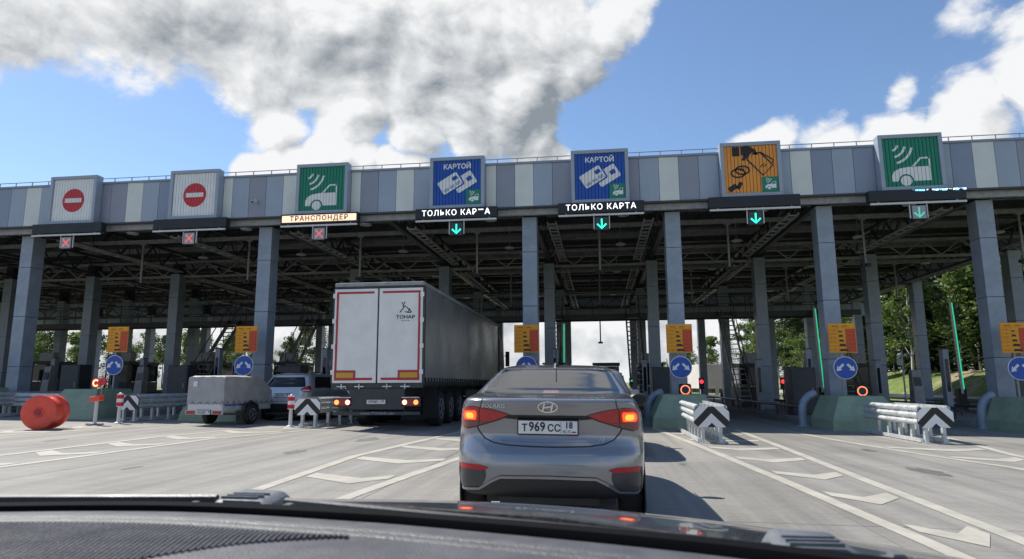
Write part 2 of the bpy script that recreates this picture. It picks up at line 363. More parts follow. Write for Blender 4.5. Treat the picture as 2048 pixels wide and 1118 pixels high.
# asphalt beyond the plaza
M_asph = mat('asphalt', (.06, .06, .062), .85, 0, .25, .8, bump=.2, bscale=30)
M_rline = mat('far road paint', (.6, .6, .58), .7)
ro = MB().add([(-12, YB+.02, -.03), (14, YB+.02, -.03), (9, 130, -.03), (9, 1600, -.03), (-8, 1600, -.03), (-8, 130, -.03)], [(0, 1, 2, 3, 4, 5)]).build('road', M_asph, kind='structure')
a = MB()
for k in range(40): a.bx(.4, .6, 70+k*12, 74+k*12, -.028, -.026)
a.build('painted_line', M_rline, ro)
# painted gores in front of the islands: (y, left x, right x)
GORES = [([(20.0, 1.55, 3.85), (14.5, 2.05, 3.73), (9.7, 2.43, 3.57), (6.1, 2.66, 3.48), (2.5, 2.80, 3.42)], [(2.70, 17.5), (2.72, 15.55), (2.74, 13.67), (2.85, 11.74), (3.03, 9.78), (3.0, 7.88), (3.08, 6.0)]),
         ([(19.6, -3.35, -1.35), (15.8, -3.84, -1.75), (11.3, -4.27, -2.43), (7.9, -4.10, -2.79), (4.2, -3.9, -3.1)], [(-2.45, 18.3), (-2.7, 16.4), (-2.95, 14.45), (-3.05, 12.5), (-3.2, 10.41), (-3.2, 8.29), (-3.4, 6.3)]),
         ([(19.5, -8.0, -6.95), (16.4, -9.75, -7.9), (14.0, -10.1, -8.65), (10.0, -10.15, -8.75), (6.0, -10.0, -9.0)], [(-8.6, 17.3), (-9.05, 15.6), (-9.25, 13.7), (-9.35, 12.0), (-9.45, 10.3), (-9.5, 8.6)]),
         ([(19.6, 5.2, 8.9), (16.5, 5.55, 8.3), (14.0, 5.95, 7.75), (11.8, 6.5, 7.5), (9.0, 6.9, 7.3)], [(7.0, 14.4), (7.0, 12.6)]),
         ([(19.2, 11.2, 13.6), (15.0, 11.6, 13.3), (10.0, 12.0, 13.0)], [(12.4, 16.6), (12.4, 14.6), (12.4, 12.6)]),
         ([(20.2, -13.4, -11.6), (17, -14.6, -12.9), (13, -15.2, -13.9), (9, -15.4, -14.4)], [(-13.4, 18.2), (-14.1, 16.3), (-14.5, 14.4), (-14.6, 12.5)])]
def gz(x, y): return G(x)+.005
for pts, chev in GORES:
    for side in (1, 2):
        P2 = stroke([(p[side], p[0]) for p in pts], .17); n = len(P2)//2
        m_ = MB(); m_.v = [(q[0], q[1], gz(*q)) for q in P2]; m_.f = [(k, k+1, 2*n-2-k, 2*n-1-k) for k in range(n-1)]
        m_.build('painted_line', M_paint, ap)
    for cx, cy in chev:
        yy = [p[0] for p in pts][::-1]; xl = np.interp(cy+.5, yy, [p[1] for p in pts][::-1])+.14; xr = np.interp(cy+.5, yy, [p[2] for p in pts][::-1])-.14
        t = .36; h = .50
        m_ = MB(); Q = [(xl, cy+h), (cx, cy), (xr, cy+h), (xr, cy+h+t), (cx, cy+t*1.35), (xl, cy+h+t)]
        m_.v = [(q[0], q[1], gz(*q)) for q in Q]; m_.f = [(0, 1, 4, 5), (1, 2, 3, 4)]; m_.build('chevron_marking', M_paint, ap)

# ------------------------------------------------------------------ toll canopy
FY = 22.31; ZB, ZT = 7.49, 9.04; CX0, CX1, CYR = -52.0, 20.6, 53.0
can = thing('toll_canopy', 'wide flat toll plaza canopy with grey striped fascia on blue grey columns', 'canopy', (0, FY, 0))
def cp(b, name, m, sm_=False, **kw):
    b.v = [(x, y-FY, z) for x, y, z in b.v]; return b.build(name, m, can, sm_, **kw)
LANES = [-19.94+5.032*k for k in range(7)]
ISL = [-42.6, -37.6, -32.55, -27.52, -22.49, -17.45, -12.42, -7.70, -2.36, 2.67, 7.71, 12.74, 18.9]
seq = {-6: 'mdlbm', -5: 'lmdml', -4: 'dmlbm', -3: 'mlmdm', -2: 'dmlbm', -1: 'lbmlm', 0: 'ddlmb', 1: 'lmdml', 2: 'ldmlm', 3: 'ldlmd', 4: 'dmldm', 5: 'mlbmb', 6: 'mblmd', 7: 'ldmlb'}
for k, s_ in seq.items():
    xa = -19.94+5.032*k+.99; xb = xa+5.032-1.98
    wds = [.37]+[(xb-xa-.37)/4]*4; x = xa
    full = [('m', xa-1.98, xa)] if k not in range(7) else [('m', xa-1.98, xa)]
    for c, w in zip(s_, wds): full.append((c, x, x+w)); x += w
    for c, a_, b_ in full:
        b_ = min(b_, CX1-.02)
        if b_ <= a_ or a_ < CX0: continue
        cp(MB().bx(a_+.006, b_-.006, FY, FY+.06, ZB, ZT), 'fascia_panel', PAN[c], bevel=.006)
b = MB().bx(CX0, CX1, FY+.062, FY+.16, ZB+.01, ZT-.01); cp(b, 'fascia_backing', M_steel)
cp(MB().bx(CX0-.05, CX1+.05, FY-.05, FY+.36, ZT+.002, ZT+.075), 'fascia_cap', PAN['b'])
cp(MB().bx(CX0, CX1, FY-.012, FY+.16, ZB-.06, ZB-.003), 'fascia_trim', M_steel)
for nm, (a0, a1, b0, b1, z0, z1) in {'end_fascia': (CX0-.06, CX0, FY+.2, CYR, ZB, ZT), 'rear_fascia': (CX0, CX1, CYR, CYR+.08, 6.35, ZT)}.items():
    cp(MB().bx(a0, a1, b0, b1, z0, z1), nm, PAN['m'])
cp(MB().bx(CX1, CX1+.06, FY+.2, CYR, ZB+.3, ZT), 'end_fascia', PAN['m'])
# corrugated roof sheet, ribs along the driving direction
rb = MB(); n = int((CX1-CX0)/.075)
prof = [(CX0+k*.075, 8.78+(.0 if k % 4 in (0, 1) else .07)) for k in range(n+1)]
rb.v = [(x, y, z) for y in (FY+.17, CYR-.01) for x, z in prof]; rb.f = [(k, k+1, n+1+k+1, n+1+k) for k in range(n)]
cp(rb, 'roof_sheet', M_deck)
for k in range(20):
    y = FY+.75+k*1.55
    if y > CYR-.3: break
    b = MB().bx(CX0+.1, CX1-.1, y-.04, y+.04, 8.50, 8.70).bx(CX0+.1, CX1-.1, y-.09, y+.09, 8.70, 8.725).bx(CX0+.1, CX1-.1, y-.09, y+.09, 8.475, 8.50)
    cp(b, 'purlin', M_steel if k % 3 else M_steel2)
ROWS = [22.83, 32.1, 41.4, 50.7]
def truss(p0, p1, zt, zb, w, step, name, m=M_steel, ch=.13, wb=.07):
    p0, p1 = Vector((*p0, 0)), Vector((*p1, 0)); L = (p1-p0).length; n = max(2, int(L/step)); b = MB()
    for z in (zt, zb): b.bar(p0+Vector((0, 0, z)), p1+Vector((0, 0, z)), ch*w, ch)
    for k in range(n):
        a_ = p0.lerp(p1, k/n); c_ = p0.lerp(p1, (k+.5)/n); e_ = p0.lerp(p1, (k+1)/n)
        b.bar((a_.x, a_.y, zt-ch/2), (c_.x, c_.y, zb+ch/2), wb); b.bar((c_.x, c_.y, zb+ch/2), (e_.x, e_.y, zt-ch/2), wb)
    cp(b, name, m)
for x in ISL:
    truss((x, FY+.35), (x, CYR-.2), 8.36, 7.42, 1.6, 1.45, 'girder_truss')
for y in ROWS[1:]:
    truss((CX0+.3, y+.33), (CX1-.3, y+.33), 7.92, 7.12, 1, 1.7, 'cross_truss', M_steel2 if y < 35 else M_steel, .12, .055)
for y in (26.2, 36.8, 46.2):
    cp(MB().bar((CX0+.3, y, 7.62), (CX1-.3, y, 7.62), .12, .16), 'tie_beam', M_steel2)
cp(MB().bx(CX0+.2, CX1-.2, FY+.2, FY+.34, 7.22, 7.50), 'edge_beam', M_steel2)
# cable ladders hung beside the girders
for x in ISL[4:]:
    s_ = -1 if x > 0 else 1
    for (ya, yb, z) in ((23.6, 31.4, 7.18), (33.2, 40.6, 7.05), (42.4, 49.8, 7.0)):
        b = MB(); xa = x+s_*.75
        for dx in (-.16, .16): b.bar((xa+dx, ya, z), (xa+dx, yb, z), .035, .08)
        k = ya+.2
        while k < yb: b.bar((xa-.16, k, z-.01), (xa+.16, k, z-.01), .035); k += .62
        cp(b, 'cable_ladder', M_tray)
    b = MB()
    for k in range(9):                                     # loose cable loops on the girder
        yy = 24.2+k*.75; b.tube([(x+s_*.28, yy, 8.3), (x+s_*(.36+.1*rnd.random()), yy+.1, 7.75-.2*rnd.random()), (x+s_*.3, yy+.3*rnd.random(), 7.35)], .018, 5)
    cp(b, 'cable_loops', M_blackp, kind='stuff')
# clad columns
core = MB().bx(-.22, .22, -.26, .26, 0, 7.5); cme = None; pme = None
b = MB().bx(-.262, .262, -.30, .30, 0, 1.938)
for x in ISL:
    for ri, y in enumerate(ROWS):
        if ri == 0 and x in (-17.45, -7.70): continue
        if ri == 0 and x == -27.52: continue
        if cme is None:
            c_ = core.build('column', M_seam, can); cme = c_.data
        else: c_ = link('column', cme, M_seam, can)
        c_.location = (x, y+.3-FY, G(x))
        for q in range(4):
            if pme is None:
                p_ = b.build('cladding_panel', M_col, c_, bevel=.012); pme = p_.data
            else: p_ = link('cladding_panel', pme, M_col, c_, bevel=.012)
            z0 = (.10+1.95*q)-G(x)*(1 if q else 1)
            p_.location = (0, 0, z0)
            if q == 3: p_.scale = (1, 1, (7.22-z0-G(x))/1.938)
# roof railing
pm = None; x = CX0
while x < CX1:
    if pm is None: pm = MB().bx(-.014, .014, -.014, .014, 0, .52)
    if isinstance(pm, MB): o = pm.build('railing_post', M_steel2, can); pm = o.data
    else: o = link('railing_post', pm, M_steel2, can)
    o.location = (x, .9, ZT+.02); x += .745
cp(MB().bx(CX0, CX1, FY+.888, FY+.912, ZT+.53, ZT+.555), 'railing_rail', M_steel2)
cp(MB().bx(CX0, CX1, FY+.36, FY+2.2, ZT-.02, ZT+.02), 'roof_edge', M_steel2)
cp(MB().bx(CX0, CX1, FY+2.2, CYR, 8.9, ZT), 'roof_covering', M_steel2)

# ------------------------------------------------------------------ lane signs
SY = 21.96; SWD, SZ0, SZ1 = 1.975, 7.42, 9.32; FR = .125
def px(b, name, m, par, y=0.): return b.build(name, m, par)
def car_icon(cx, cz, s, b):
    body = [(-.50, -.30), (-.50, -.14), (-.44, -.02), (-.30, .06), (-.05, .10), (.18, .10), (.50, .10), (.50, -.30), (.06, -.30)]
    arch = [(-.14+.20*math.cos(a), -.30+.20*math.sin(a)) for a in np.linspace(.1, math.pi-.1, 10)]
    b.plate([(cx+x*s, cz+z*s) for x, z in body+arch[0:]][:9]+[(cx+x*s, cz+z*s) for x, z in arch]+[(cx-.36*s, cz-.30*s)], -.006, 0)
    b.plate([(cx+x*s, cz+z*s) for x, z in disc(-.14, -.29, .145, 20)], -.006, 0)
    b.plate([(cx+x*s, cz+z*s) for x, z in stroke([(.04, .09), (.27, .34), (.50, .34)], .05)], -.006, 0)
    b.plate([(cx+x*s, cz+z*s) for x, z in stroke([(.48, .36), (.48, .08)], .05)], -.0055, 0)
    for k, rr in enumerate((.19, .38, .56)):
        a = np.linspace(R(-76), R(-12), 9); ox, oz = -.48, .765
        b.plate([(cx+x*s, cz+z*s) for x, z in stroke([(ox+rr*math.cos(t), oz+rr*math.sin(t)) for t in a], .062)], -.006, 0)
def lane_sign(i, kind, label):
    g = thing('lane_sign', label, 'sign', (LANES[i], SY, (SZ0+SZ1)/2))
    hw, hh = SWD/2, (SZ1-SZ0)/2; b = MB()
    b.bx(-hw, hw, 0, .34, hh-FR, hh).bx(-hw, hw, 0, .34, -hh, -hh+FR).bx(-hw, -hw+FR, 0, .34, -hh+FR, hh-FR).bx(hw-FR, hw, 0, .34, -hh+FR, hh-FR)
    b.build('sign_frame', M_frame, g, bevel=.012)
    iw, ih = hw-FR, hh-FR; m = {'no': M_white, 'car': M_green, 'card': M_blue, 'cash': M_orange}[kind]
    ns = 15; sw = 2*iw/ns
    sl = MB()
    for k in range(ns): sl.bx(-iw+k*sw+.006, -iw+(k+1)*sw-.006, .06, .10, -ih, ih)
    slo = sl.build('slat_face', m, g, bevel=.012)
    MB().bx(-iw, iw, .105, .14, -ih, ih).build('back_sheet', M_seam, g)
    return g, None, iw, ih, sw
def cut_slats(poly_list, iw, sw, y, th=.006):
    """lay a flat print over the slats, broken at each slat joint"""
    import bmesh
    b = MB()
    for poly in poly_list: b.plate(poly, y-th, y)
    me = bpy.data.meshes.new('print'); me.from_pydata(b.v, [], b.f)
    bm = bmesh.new(); bm.from_mesh(me)
    k = int(2*iw/sw+.5)
    for q in range(1, k):
        for off in (-.006, .006):
            x = -iw+q*sw+off
            bmesh.ops.bisect_plane(bm, geom=bm.verts[:]+bm.edges[:]+bm.faces[:], plane_co=(x, 0, 0), plane_no=(1, 0, 0))
    dele = []
    for f in bm.faces:
        c = f.calc_center_median().x; q = round((c+iw)/sw)
        if abs(c-(-iw+q*sw)) < .0055 and 0 < q < k: dele.append(f)
    bmesh.ops.delete(bm, geom=dele, context='FACES')
    bmesh.ops.recalc_face_normals(bm, faces=bm.faces); bm.to_mesh(me); bm.free(); return me
def polys_of(fn, *a):
    b = MB(); out = []
    class C(MB):
        def plate(s, poly, y0, y1): out.append(poly); return s
    fn(*a, C()); return out
for i in (0, 1):
    g, F, iw, ih, sw = lane_sign(i, 'no', ('white slatted no entry sign with red disc at the far end lane of the fascia', 'white slatted no entry sign with red disc beside the small camera')[i])
    me = cut_slats([disc(.02, -.02, .46, 40)], iw, sw, .058); link('red_disc', me, M_red, g)
    me = cut_slats([rrect(.02, -.02, .70, .17, .01)], iw, sw, .051); link('white_bar', me, M_white, g)
for i in (2, 6):
    g, F, iw, ih, sw = lane_sign(i, 'car', {2: 'green transponder lane sign with white car above the pale amber message board', 6: 'green transponder lane sign with white car above the board with cyan glitches'}[i])
    P_ = polys_of(car_icon, -.03, -.28, 1.19); link('car_pictogram', cut_slats(P_, iw, sw, .058), M_white, g)
def card_sign(i, label):
    g, F, iw, ih, sw = lane_sign(i, 'card', label)
    rt = R(31)
    def rr(cx, cz, w, h, ra=.03): return rrect(cx, cz, w, h, ra, rt)
    link('card_pictogram', cut_slats([rr(.26, .02, .80, .51, .06)], iw, sw, .058), M_white, g)
    link('card_gap', cut_slats([rr(-.25, -.02, .90, .61, .08)], iw, sw, .0515), M_blue, g)
    link('card_pictogram', cut_slats([rr(-.25, -.02, .80, .51, .06)], iw, sw, .045), M_white, g)
    c_, s_ = math.cos(rt), math.sin(rt)
    loc = lambda u_, v_: (-.25+u_*c_-v_*s_, -.02+u_*s_+v_*c_)
    chip = [rr(*loc(.24, .07), .20, .14, .03)]
    for k in range(14):
        if k % 5 == 4: continue
        chip.append(rr(*loc(-.31+.048*k, -.15), .02, .11, .004))
    chip.append(rrect(.44, .13, .19, .15, .02, rt))
    link('card_details', cut_slats(chip, iw, sw, .0385), M_blue, g)
    text('КАРТОЙ', .25, (.0, .05, .585), M_white, g, bold=.008, sx=.98)
    mini_green((g, (iw-.28, .052, -ih+.28)), 0, 0, .52)
def mini_green(gl, cx, cz, s):
    g, loc = gl
    p_ = MB().plate([(cx-s/2, cz-s/2), (cx+s/2, cz-s/2), (cx+s/2, cz+s/2), (cx-s/2, cz+s/2)], -.008, 0).build('transponder_patch', M_green, g); p_.location = loc
    b = MB(); car_icon(cx+.02, cz-.06*s, s*.66, b); b.v = [(x, y-.0085, z) for x, y, z in b.v]; b.build('pictogram', M_white, p_)
card_sign(3, 'blue bank card lane sign above the message board missing part of a letter')
card_sign(4, 'blue bank card lane sign above the fully lit message board, over the grey sedan lane')
g, F, iw, ih, sw = lane_sign(5, 'cash', 'orange cash lane sign with a black hand holding banknotes and coins')
K = [[(-.58, .48), (-.34, .48), (-.34, .80), (-.58, .80)], [(-.30, .80), (-.05, .82), (.16, .70), (.26, .52), (.18, .48), (.06, .60), (-.02, .50), (-.06, .40), (-.16, .36), (-.20, .30), (-.28, .34), (-.22, .48), (-.30, .52)]]
K += [stroke([(-.12, .36), (.38, -.22), (.72, .12), (.34, .56)], .05), stroke([(.34, .58), (.74, .30), (.70, .20)], .045), stroke([(.06, .52), (.34, .58)], .045)]
for cx, cz, rr_ in ((-.42, -.12, .20), (-.28, -.02, .20)):
    K.append(stroke([(cx+rr_*1.1*math.cos(a), cz+rr_*.72*math.sin(a)) for a in np.linspace(0, 6.28, 20)], .055))
K += [stroke([(-.34, -.06), (-.34, .06), (-.24, .06), (-.22, .01), (-.33, -.01)], .025), stroke([(.30, .06), (.42, .18), (.50, .12), (.40, .06)], .03)]
link('hand_and_money_pictogram', cut_slats(K, iw, sw, .058), M_black, g)
link('card_pictogram', cut_slats([rrect(-.62, -.62, .30, .17, .02, R(34)), rrect(-.40, -.55, .13, .26, .02, R(-30))], iw, sw, .058), M_black, g)
mini_green((g, (iw-.28, .052, -ih+.28)), 0, 0, .52)

# ------------------------------------------------------------------ message boards and lane signals
LB = ['dark blank message board under the no entry sign at the far end lane', 'dark blank message board under the no entry sign beside the camera', 'message board lit pale amber with dark letters under the green transponder sign',
      'dark message board with lit white letters, one letter broken', 'dark message board with complete lit white letters above the sedan lane', 'dark blank message board under the orange cash sign', 'dark message board with cyan glitch pixels along its top edge']
LS = ['grey lane signal with dim red cross at the far end lane', 'grey lane signal with dim red cross below the no entry sign beside the camera', 'grey lane signal with dim red cross below the amber message board', 'dark lane signal with bright green arrow below the broken lettering', 'dark lane signal with bright green arrow below the complete white lettering', 'dark lane signal with bright green arrow below the orange cash sign', 'grey lane signal with faint green arrow below the glitching board']
for i, x in enumerate(LANES):
    g = thing('message_board', LB[i], 'message board', (x, 21.85, 7.04))
    MB().bx(-1.46, 1.46, 0, .26, 0, .37).build('board_housing', M_ledbox, g, bevel=.01)
    MB().bx(-1.44, 1.44, -.03, .03, -.115, -.055).build('lower_rail', M_lampw, g)
    MB().bx(-1.2, -1.16, .02, .2, -.06, .0).bx(1.16, 1.2, .02, .2, -.06, 0).build('rail_bracket', M_steel2, g)
    MB().bx(-1.0, -.92, .26, .44, .1, .3).bx(.92, 1.0, .26, .44, .1, .3).build('wall_bracket', M_steel2, g)
    if i == 2:
        f = MB().bx(-1.40, 1.40, -.006, -.001, .06, .31).build('lit_field', M_ledo, g)
        text('ТРАНСПОНДЕР', .25, (0, -.012, .18), M_black, g, bold=.006, spacing=1.22, sx=1.0)
    if i in (3, 4):
        if i == 4: text('ТОЛЬКО КАРТА', .28, (0, -.008, .185), M_ledw, g, bold=.0012, spacing=1.16, sx=.98)
        else:
            t_ = text('ТОЛЬКО КАР', .28, (-.24, -.008, .185), M_ledw, g, bold=.0012, spacing=1.16, sx=.98); text('А', .28, (1.12, -.008, .185), M_ledw, g, bold=.006)
            MB().bx(.80, .98, -.008, -.003, .25, .285).build('broken_letter', M_ledw, g)
    if i == 6:
        b = MB(); b2 = MB()
        for k in range(70):
            xx = -.3+1.72*math.sqrt(rnd.random()); (b if rnd.random() < .7 else b2).bx(xx, xx+.02+.05*rnd.random(), -.006, -.001, .28+.065*rnd.random(), .35)
        b.build('glitch_pixels', M_ledc, g); b2.build('glitch_pixels', M_ledw, g)
    s = thing('lane_signal', LS[i], 'signal', (x+.02, 21.88, 6.42))
    dim = i in (0, 1, 2, 6)
    MB().bx(-.23, .23, 0, .14, 0, .47).build('signal_box', M_blackp, s, bevel=.012)
    MB().bx(-.205, .205, -.006, -.001, .025, .445).build('signal_face', M_sigface if dim else M_sigdark, s)
    for sx in (-.275, .245): MB().bx(sx, sx+.03, .02, .06, .05, .60).build('hanger', M_lampw, s)
    if i < 3: P_ = [stroke([(-.14, .09), (.14, .38)], .05), stroke([(.14, .09), (-.14, .38)], .05)]; mm = M_ledr
    else: P_ = [stroke([(0, .40), (0, .10)], .045), stroke([(-.15, .22), (0, .07), (.15, .22)], .05)]; mm = M_ledg if i < 6 else M_ledg2
    b = MB()
    for q, p_ in enumerate(P_): b.plate(p_, -.013-.002*q, -.007)
    b.build('lit_symbol', mm, s)
# small camera on the fascia
g = thing('surveillance_camera', 'small white surveillance camera on the fascia beside the second no entry sign', 'camera', (-12.55, 22.3, 7.98))
MB().tube([(0, -.30, 0), (0, -.02, .08)], .06, 10).build('camera_body', M_lampw, g, True); MB().lathe([(.05, -.005), (.045, .0)], (0, -.305, -.002), 'y', 12).build('lens', M_black, g); MB().bx(-.03, .03, -.1, 0, .06, .16).build('bracket', M_lampw, g)

# ------------------------------------------------------------------ under the canopy: lamps, poles, footbridge, stairs
WHERE = ['the far end lane', 'the second closed lane', 'the silver car lane', 'the truck lane', 'the sedan lane', 'the cash lane', 'the glitching board lane', 'the widest lane']
LX = LANES+[15.8]
for i, x in enumerate(LX):
    for q, (y, z, dx) in enumerate(((24.3, 7.55, .85), (29.2, 7.45, .9), (35.5, 7.3, .9), (44.0, 7.2, .9))):
        g = thing('ceiling_lamp', 'white disc lamp under the canopy roof over '+WHERE[i], 'lamp', (x+dx, y, z), group='disc lamps over '+WHERE[i])
        MB().lathe([(.0, .10), (.10, .09), (.22, .03), (.23, 0), (.21, -.03), (0, -.035)], n=16).build('lamp_disc', M_lampw, g, True)
        MB().tube([(0, 0, .08), (0, 0, 8.47-z)], .018, 6).build('lamp_stem', M_steel2, g)
for i, x in enumerate(LX):
    for q, (y, z) in enumerate(((26.2, 5.75), (36.8, 5.6), (46.2, 4.15))):
        if q == 2 and i not in (4, 5): continue
        g = thing('camera_pole', ('pole with camera heads on the first tie beam over ', 'pole with a camera head on the middle tie beam over ', 'long low camera pole at the exit of ')[q]+WHERE[i], 'pole', (x-.05, y, z), group='camera poles hung from the roof')
        MB().tube([(0, 0, 0), (0, 0, 7.54-z)], .045, 8).build('pole', M_steel2, g, True)
        MB().bx(-.16, .16, -.10, .08, -.10, .02).bx(-.035, .035, -.2, -.1, -.07, -.01).build('camera_head', M_blackp, g, bevel=.01)
        MB().bx(-.12, .12, -.06, .06, 7.48-z, 7.54-z).build('top_plate', M_steel2, g)
# footbridge across the lanes
fbr = thing('footbridge', 'dark steel footbridge crossing the lanes behind the second row of columns', 'footbridge', (0, 38.3, 4.92))
FX0, FX1 = -44.0, 14.2
MB().bx(FX0, FX1, -.60, .60, .22, .28).build('walkway_deck', M_steel, fbr)
for y in (-.62, .62): MB().bx(FX0, FX1, y-.03, y+.03, 0, .30).build('side_beam', M_steel, fbr)
for y in (-.62, .62):
    for z in (.75, 1.32): MB().tube([(FX0, y, z), (FX1, y, z)], .022, 6).build('handrail', M_steel, fbr)
pm = None; x = FX0
while x <= FX1:
    for y in (-.62, .62):
        if pm is None: o = MB().bx(-.02, .02, -.02, .02, .28, 1.32).build('railing_post', M_steel, fbr); pm = o.data
        else: o = link('railing_post', pm, M_steel, fbr)
        o.location = (x, y, 0)
    x += 2.184
def stair(x, side, label):
    g = thing('staircase', label, 'staircase', (x, 33.2, G(x)+.2), group=None)
    n, H, L = 19, 4.98-G(x), 4.35; w = .72
    for sx in (-w/2, w/2):
        MB().bar((sx, 0, 0), (sx, L, H), .05, .22).build('stringer', M_steel, g)
        MB().bar((sx, 0, 1.0), (sx, L, H+1.0), .04).build('handrail', M_steel, g)
        for k in range(6):
            t = k/5; MB().bar((sx, L*t, H*t), (sx, L*t, H*t+1.0), .03).build('baluster', M_steel, g)
    me = MB().bx(-w/2+.03, w/2-.03, -.14, .14, -.02, .02)
    o = None
    for k in range(1, n):
        if o is None: o = me.build('tread', M_steel2, g)
        else: o = link('tread', o.data, M_steel2, g)
        o.location = (0, L*k/n, H*k/n)
for x, lb in ((-22.49, 'beside the leftmost column line'), (-17.45, 'on the island by the orange drum'), (-12.42, 'on the island beside the silver car'), (-2.36, 'on the island between truck and sedan'), (2.67, 'on the island right of the sedan'), (7.71, 'on the island right of the cash lane'), (12.74, 'on the island by the grass bank')):
    stair(x-(.75 if x > 0 else -.0 if x > -3 else -.4)+(0.0), 1, 'steep steel staircase up to the footbridge '+lb)

# ------------------------------------------------------------------ islands with their equipment
NEAR = {-42.6: 'at the far left end', -37.6: 'in the far left lanes', -32.55: 'next to the far left lanes', -27.52: 'left of the closed lanes', -22.49: 'by the leftmost column', -17.45: 'behind the orange drum', -12.42: 'behind the cargo trailer', -7.70: 'left of the truck', -2.36: 'between truck and sedan', 2.67: 'right of the sedan', 7.71: 'right of the cash lane', 12.74: 'near the grass bank', 18.9: 'beside the grass bank'}
for x in ISL:
    hw = .95 if x != -7.70 else .42
    z0 = G(x)
    g = thing('toll_island', 'raised concrete toll island '+NEAR[x], 'island', (x, 21.0, z0))
    y0, y1 = (.0, 27.5)
    rnd_p = [(-hw, y1), (-hw, y0+.5)]+[(-hw*math.cos(a), y0+.5-.5*math.sin(a)) for a in np.linspace(.1, math.pi-.1, 9)]+[(hw, y0+.5), (hw, y1)]
    b = MB(); n = len(rnd_p)
    b.v = [(p[0], p[1], -.2) for p in rnd_p]+[(p[0], p[1], .19) for p in rnd_p]; b.f = [tuple(range(n, 2*n))]+[(k, (k+1) % n, n+(k+1) % n, n+k) for k in range(n)]
    b.build('island_kerb', M_kerb, g, bevel=.025)
    if x != -7.70:
        for sx in (-1, 1):
            pr = thing('pipe_rail', 'dark pipe rail on the '+('sunward' if sx < 0 else 'shaded')+' edge of the island '+NEAR[x], 'rail', (x+sx*(hw-.12), 21.0, z0+.19))
            MB().tube([(0, 3.2, .36), (0, 24, .36)], .055, 8).build('rail_pipe', M_steel, pr, True)
            pmm = None
            for k in range(8):
                if pmm is None: o = MB().tube([(0, 0, 0), (0, 0, .36)], .04, 6).build('rail_post', M_steel, pr); pmm = o.data
                else: o = link('rail_post', pmm, M_steel, pr)
                o.location = (0, 3.4+k*2.9, 0)
    if x not in (-7.70, 18.9):
        bo = thing('toll_booth', 'charcoal toll booth with dark windows on the island '+NEAR[x], 'booth', (x+(.0), 36.2, z0+.19))
        MB().bx(-.62, .62, -1.3, 1.3, 0, 1.0).build('lower_wall', M_booth, bo, bevel=.02)
        MB().bx(-.62, .62, -1.3, 1.3, 2.0, 2.18).build('roof', M_booth, bo, bevel=.02)
        for (a_, c_) in ((-.6, -1.28), (.54, -1.28), (-.6, 1.22), (.54, 1.22)): MB().bx(a_, a_+.06, c_, c_+.06, 1.0, 2.0).build('corner_post', M_steel, bo)
        MB().bx(-.52, .52, -1.265, -1.245, 1.02, 1.98).build('window', M_glass, bo); MB().bx(-.585, -.565, -1.2, 1.2, 1.02, 1.98).build('window', M_glass, bo); MB().bx(.565, .585, -1.2, 1.2, 1.02, 1.98).build('window', M_glass, bo); MB().bx(-.52, .52, 1.245, 1.265, 1.02, 1.98).build('window', M_glass, bo)
        MB().bx(-.45, .45, -1.0, -.55, 2.185, 2.7).build('air_conditioner', M_steel2, bo, bevel=.02)
        kb = thing('payment_terminal', 'tall slanted payment terminal on the island '+NEAR[x], 'terminal', (x+.35, 29.6, z0+.19))
        MB().hexa([(-.22, -.25, 0), (.22, -.25, 0), (.22, .25, 0), (-.22, .25, 0)], [(-.18, -.05, 1.75), (.18, -.05, 1.75), (.18, .25, 1.75), (-.18, .25, 1.75)]).build('terminal_body', M_steel2, kb, bevel=.02)
        MB().hexa([(-.15, -.142, 1.1), (.15, -.142, 1.1), (.15, -.122, 1.1), (-.15, -.122, 1.1)], [(-.14, -.098, 1.45), (.14, -.098, 1.45), (.14, -.078, 1.45), (-.14, -.078, 1.45)]).build('screen', M_glass, kb)
        if x == 12.74: continue
        cb = thing('equipment_cabinet', 'dark equipment cabinet on the island '+NEAR[x], 'cabinet', (x-.2, 26.2, z0+.19))
        MB().bx(-.45, .45, -.35, .35, 0, 1.75).build('cabinet_body', M_booth, cb, bevel=.02); MB().bx(-.40, .40, -.365, -.352, .08, 1.68).build('cabinet_door', M_steel, cb); MB().bx(.28, .32, -.39, -.366, .8, 1.0).build('door_handle', M_steel2, cb)
for x in ISL[3:]:
    if x == -7.70: continue
    for sx, y, h in ((.55, 27.6, 2.5), (-.6, 31.0, 2.2)):
        g = thing('detector_post', 'slim detector post, '+('near' if y < 30 else 'far')+' end of the island '+NEAR[x], 'post', (x+sx, y, G(x)+.19))
        MB().bx(-.11, .11, -.15, .15, 0, h).build('post_body', M_col, g, bevel=.015); MB().bx(-.13, .13, -.17, .17, h, h+.03).build('post_cap', M_steel, g)
        MB().bx(-.06, .06, -.158, -.151, h*.35, h*.85).build('sensor_strip', M_glass, g)
# green concrete noses
for x in ISL[:]:
    if x in (-7.70,): continue
    g = thing('concrete_nose_block', 'green sloping concrete block of the island '+NEAR[x], 'concrete block', (x-.15, 20.35, G(x)))
    w0, w1 = .98, .62
    lo = [(-w0-.05, -.3, -.06), (w0+.05, -.3, -.06), (w0, 1.9, -.06), (-w0, 1.9, -.06)]; mi = [(-w0, -.24, .30), (w0, -.24, .30), (w0-.02, 1.9, .30), (-w0+.02, 1.9, .30)]; hi = [(-w1, .25, .98), (w1, .25, .98), (w1, 1.9, .98), (-w1, 1.9, .98)]
    b = MB(); b.add(lo+mi+hi, [(3, 2, 1, 0)]+[(k, (k+1) % 4, 4+(k+1) % 4, 4+k) for k in range(4)]+[(4+k, 4+(k+1) % 4, 8+(k+1) % 4, 8+k) for k in range(4)]+[(8, 9, 10, 11)])
    b.build('block_body', M_block, g, bevel=.02)
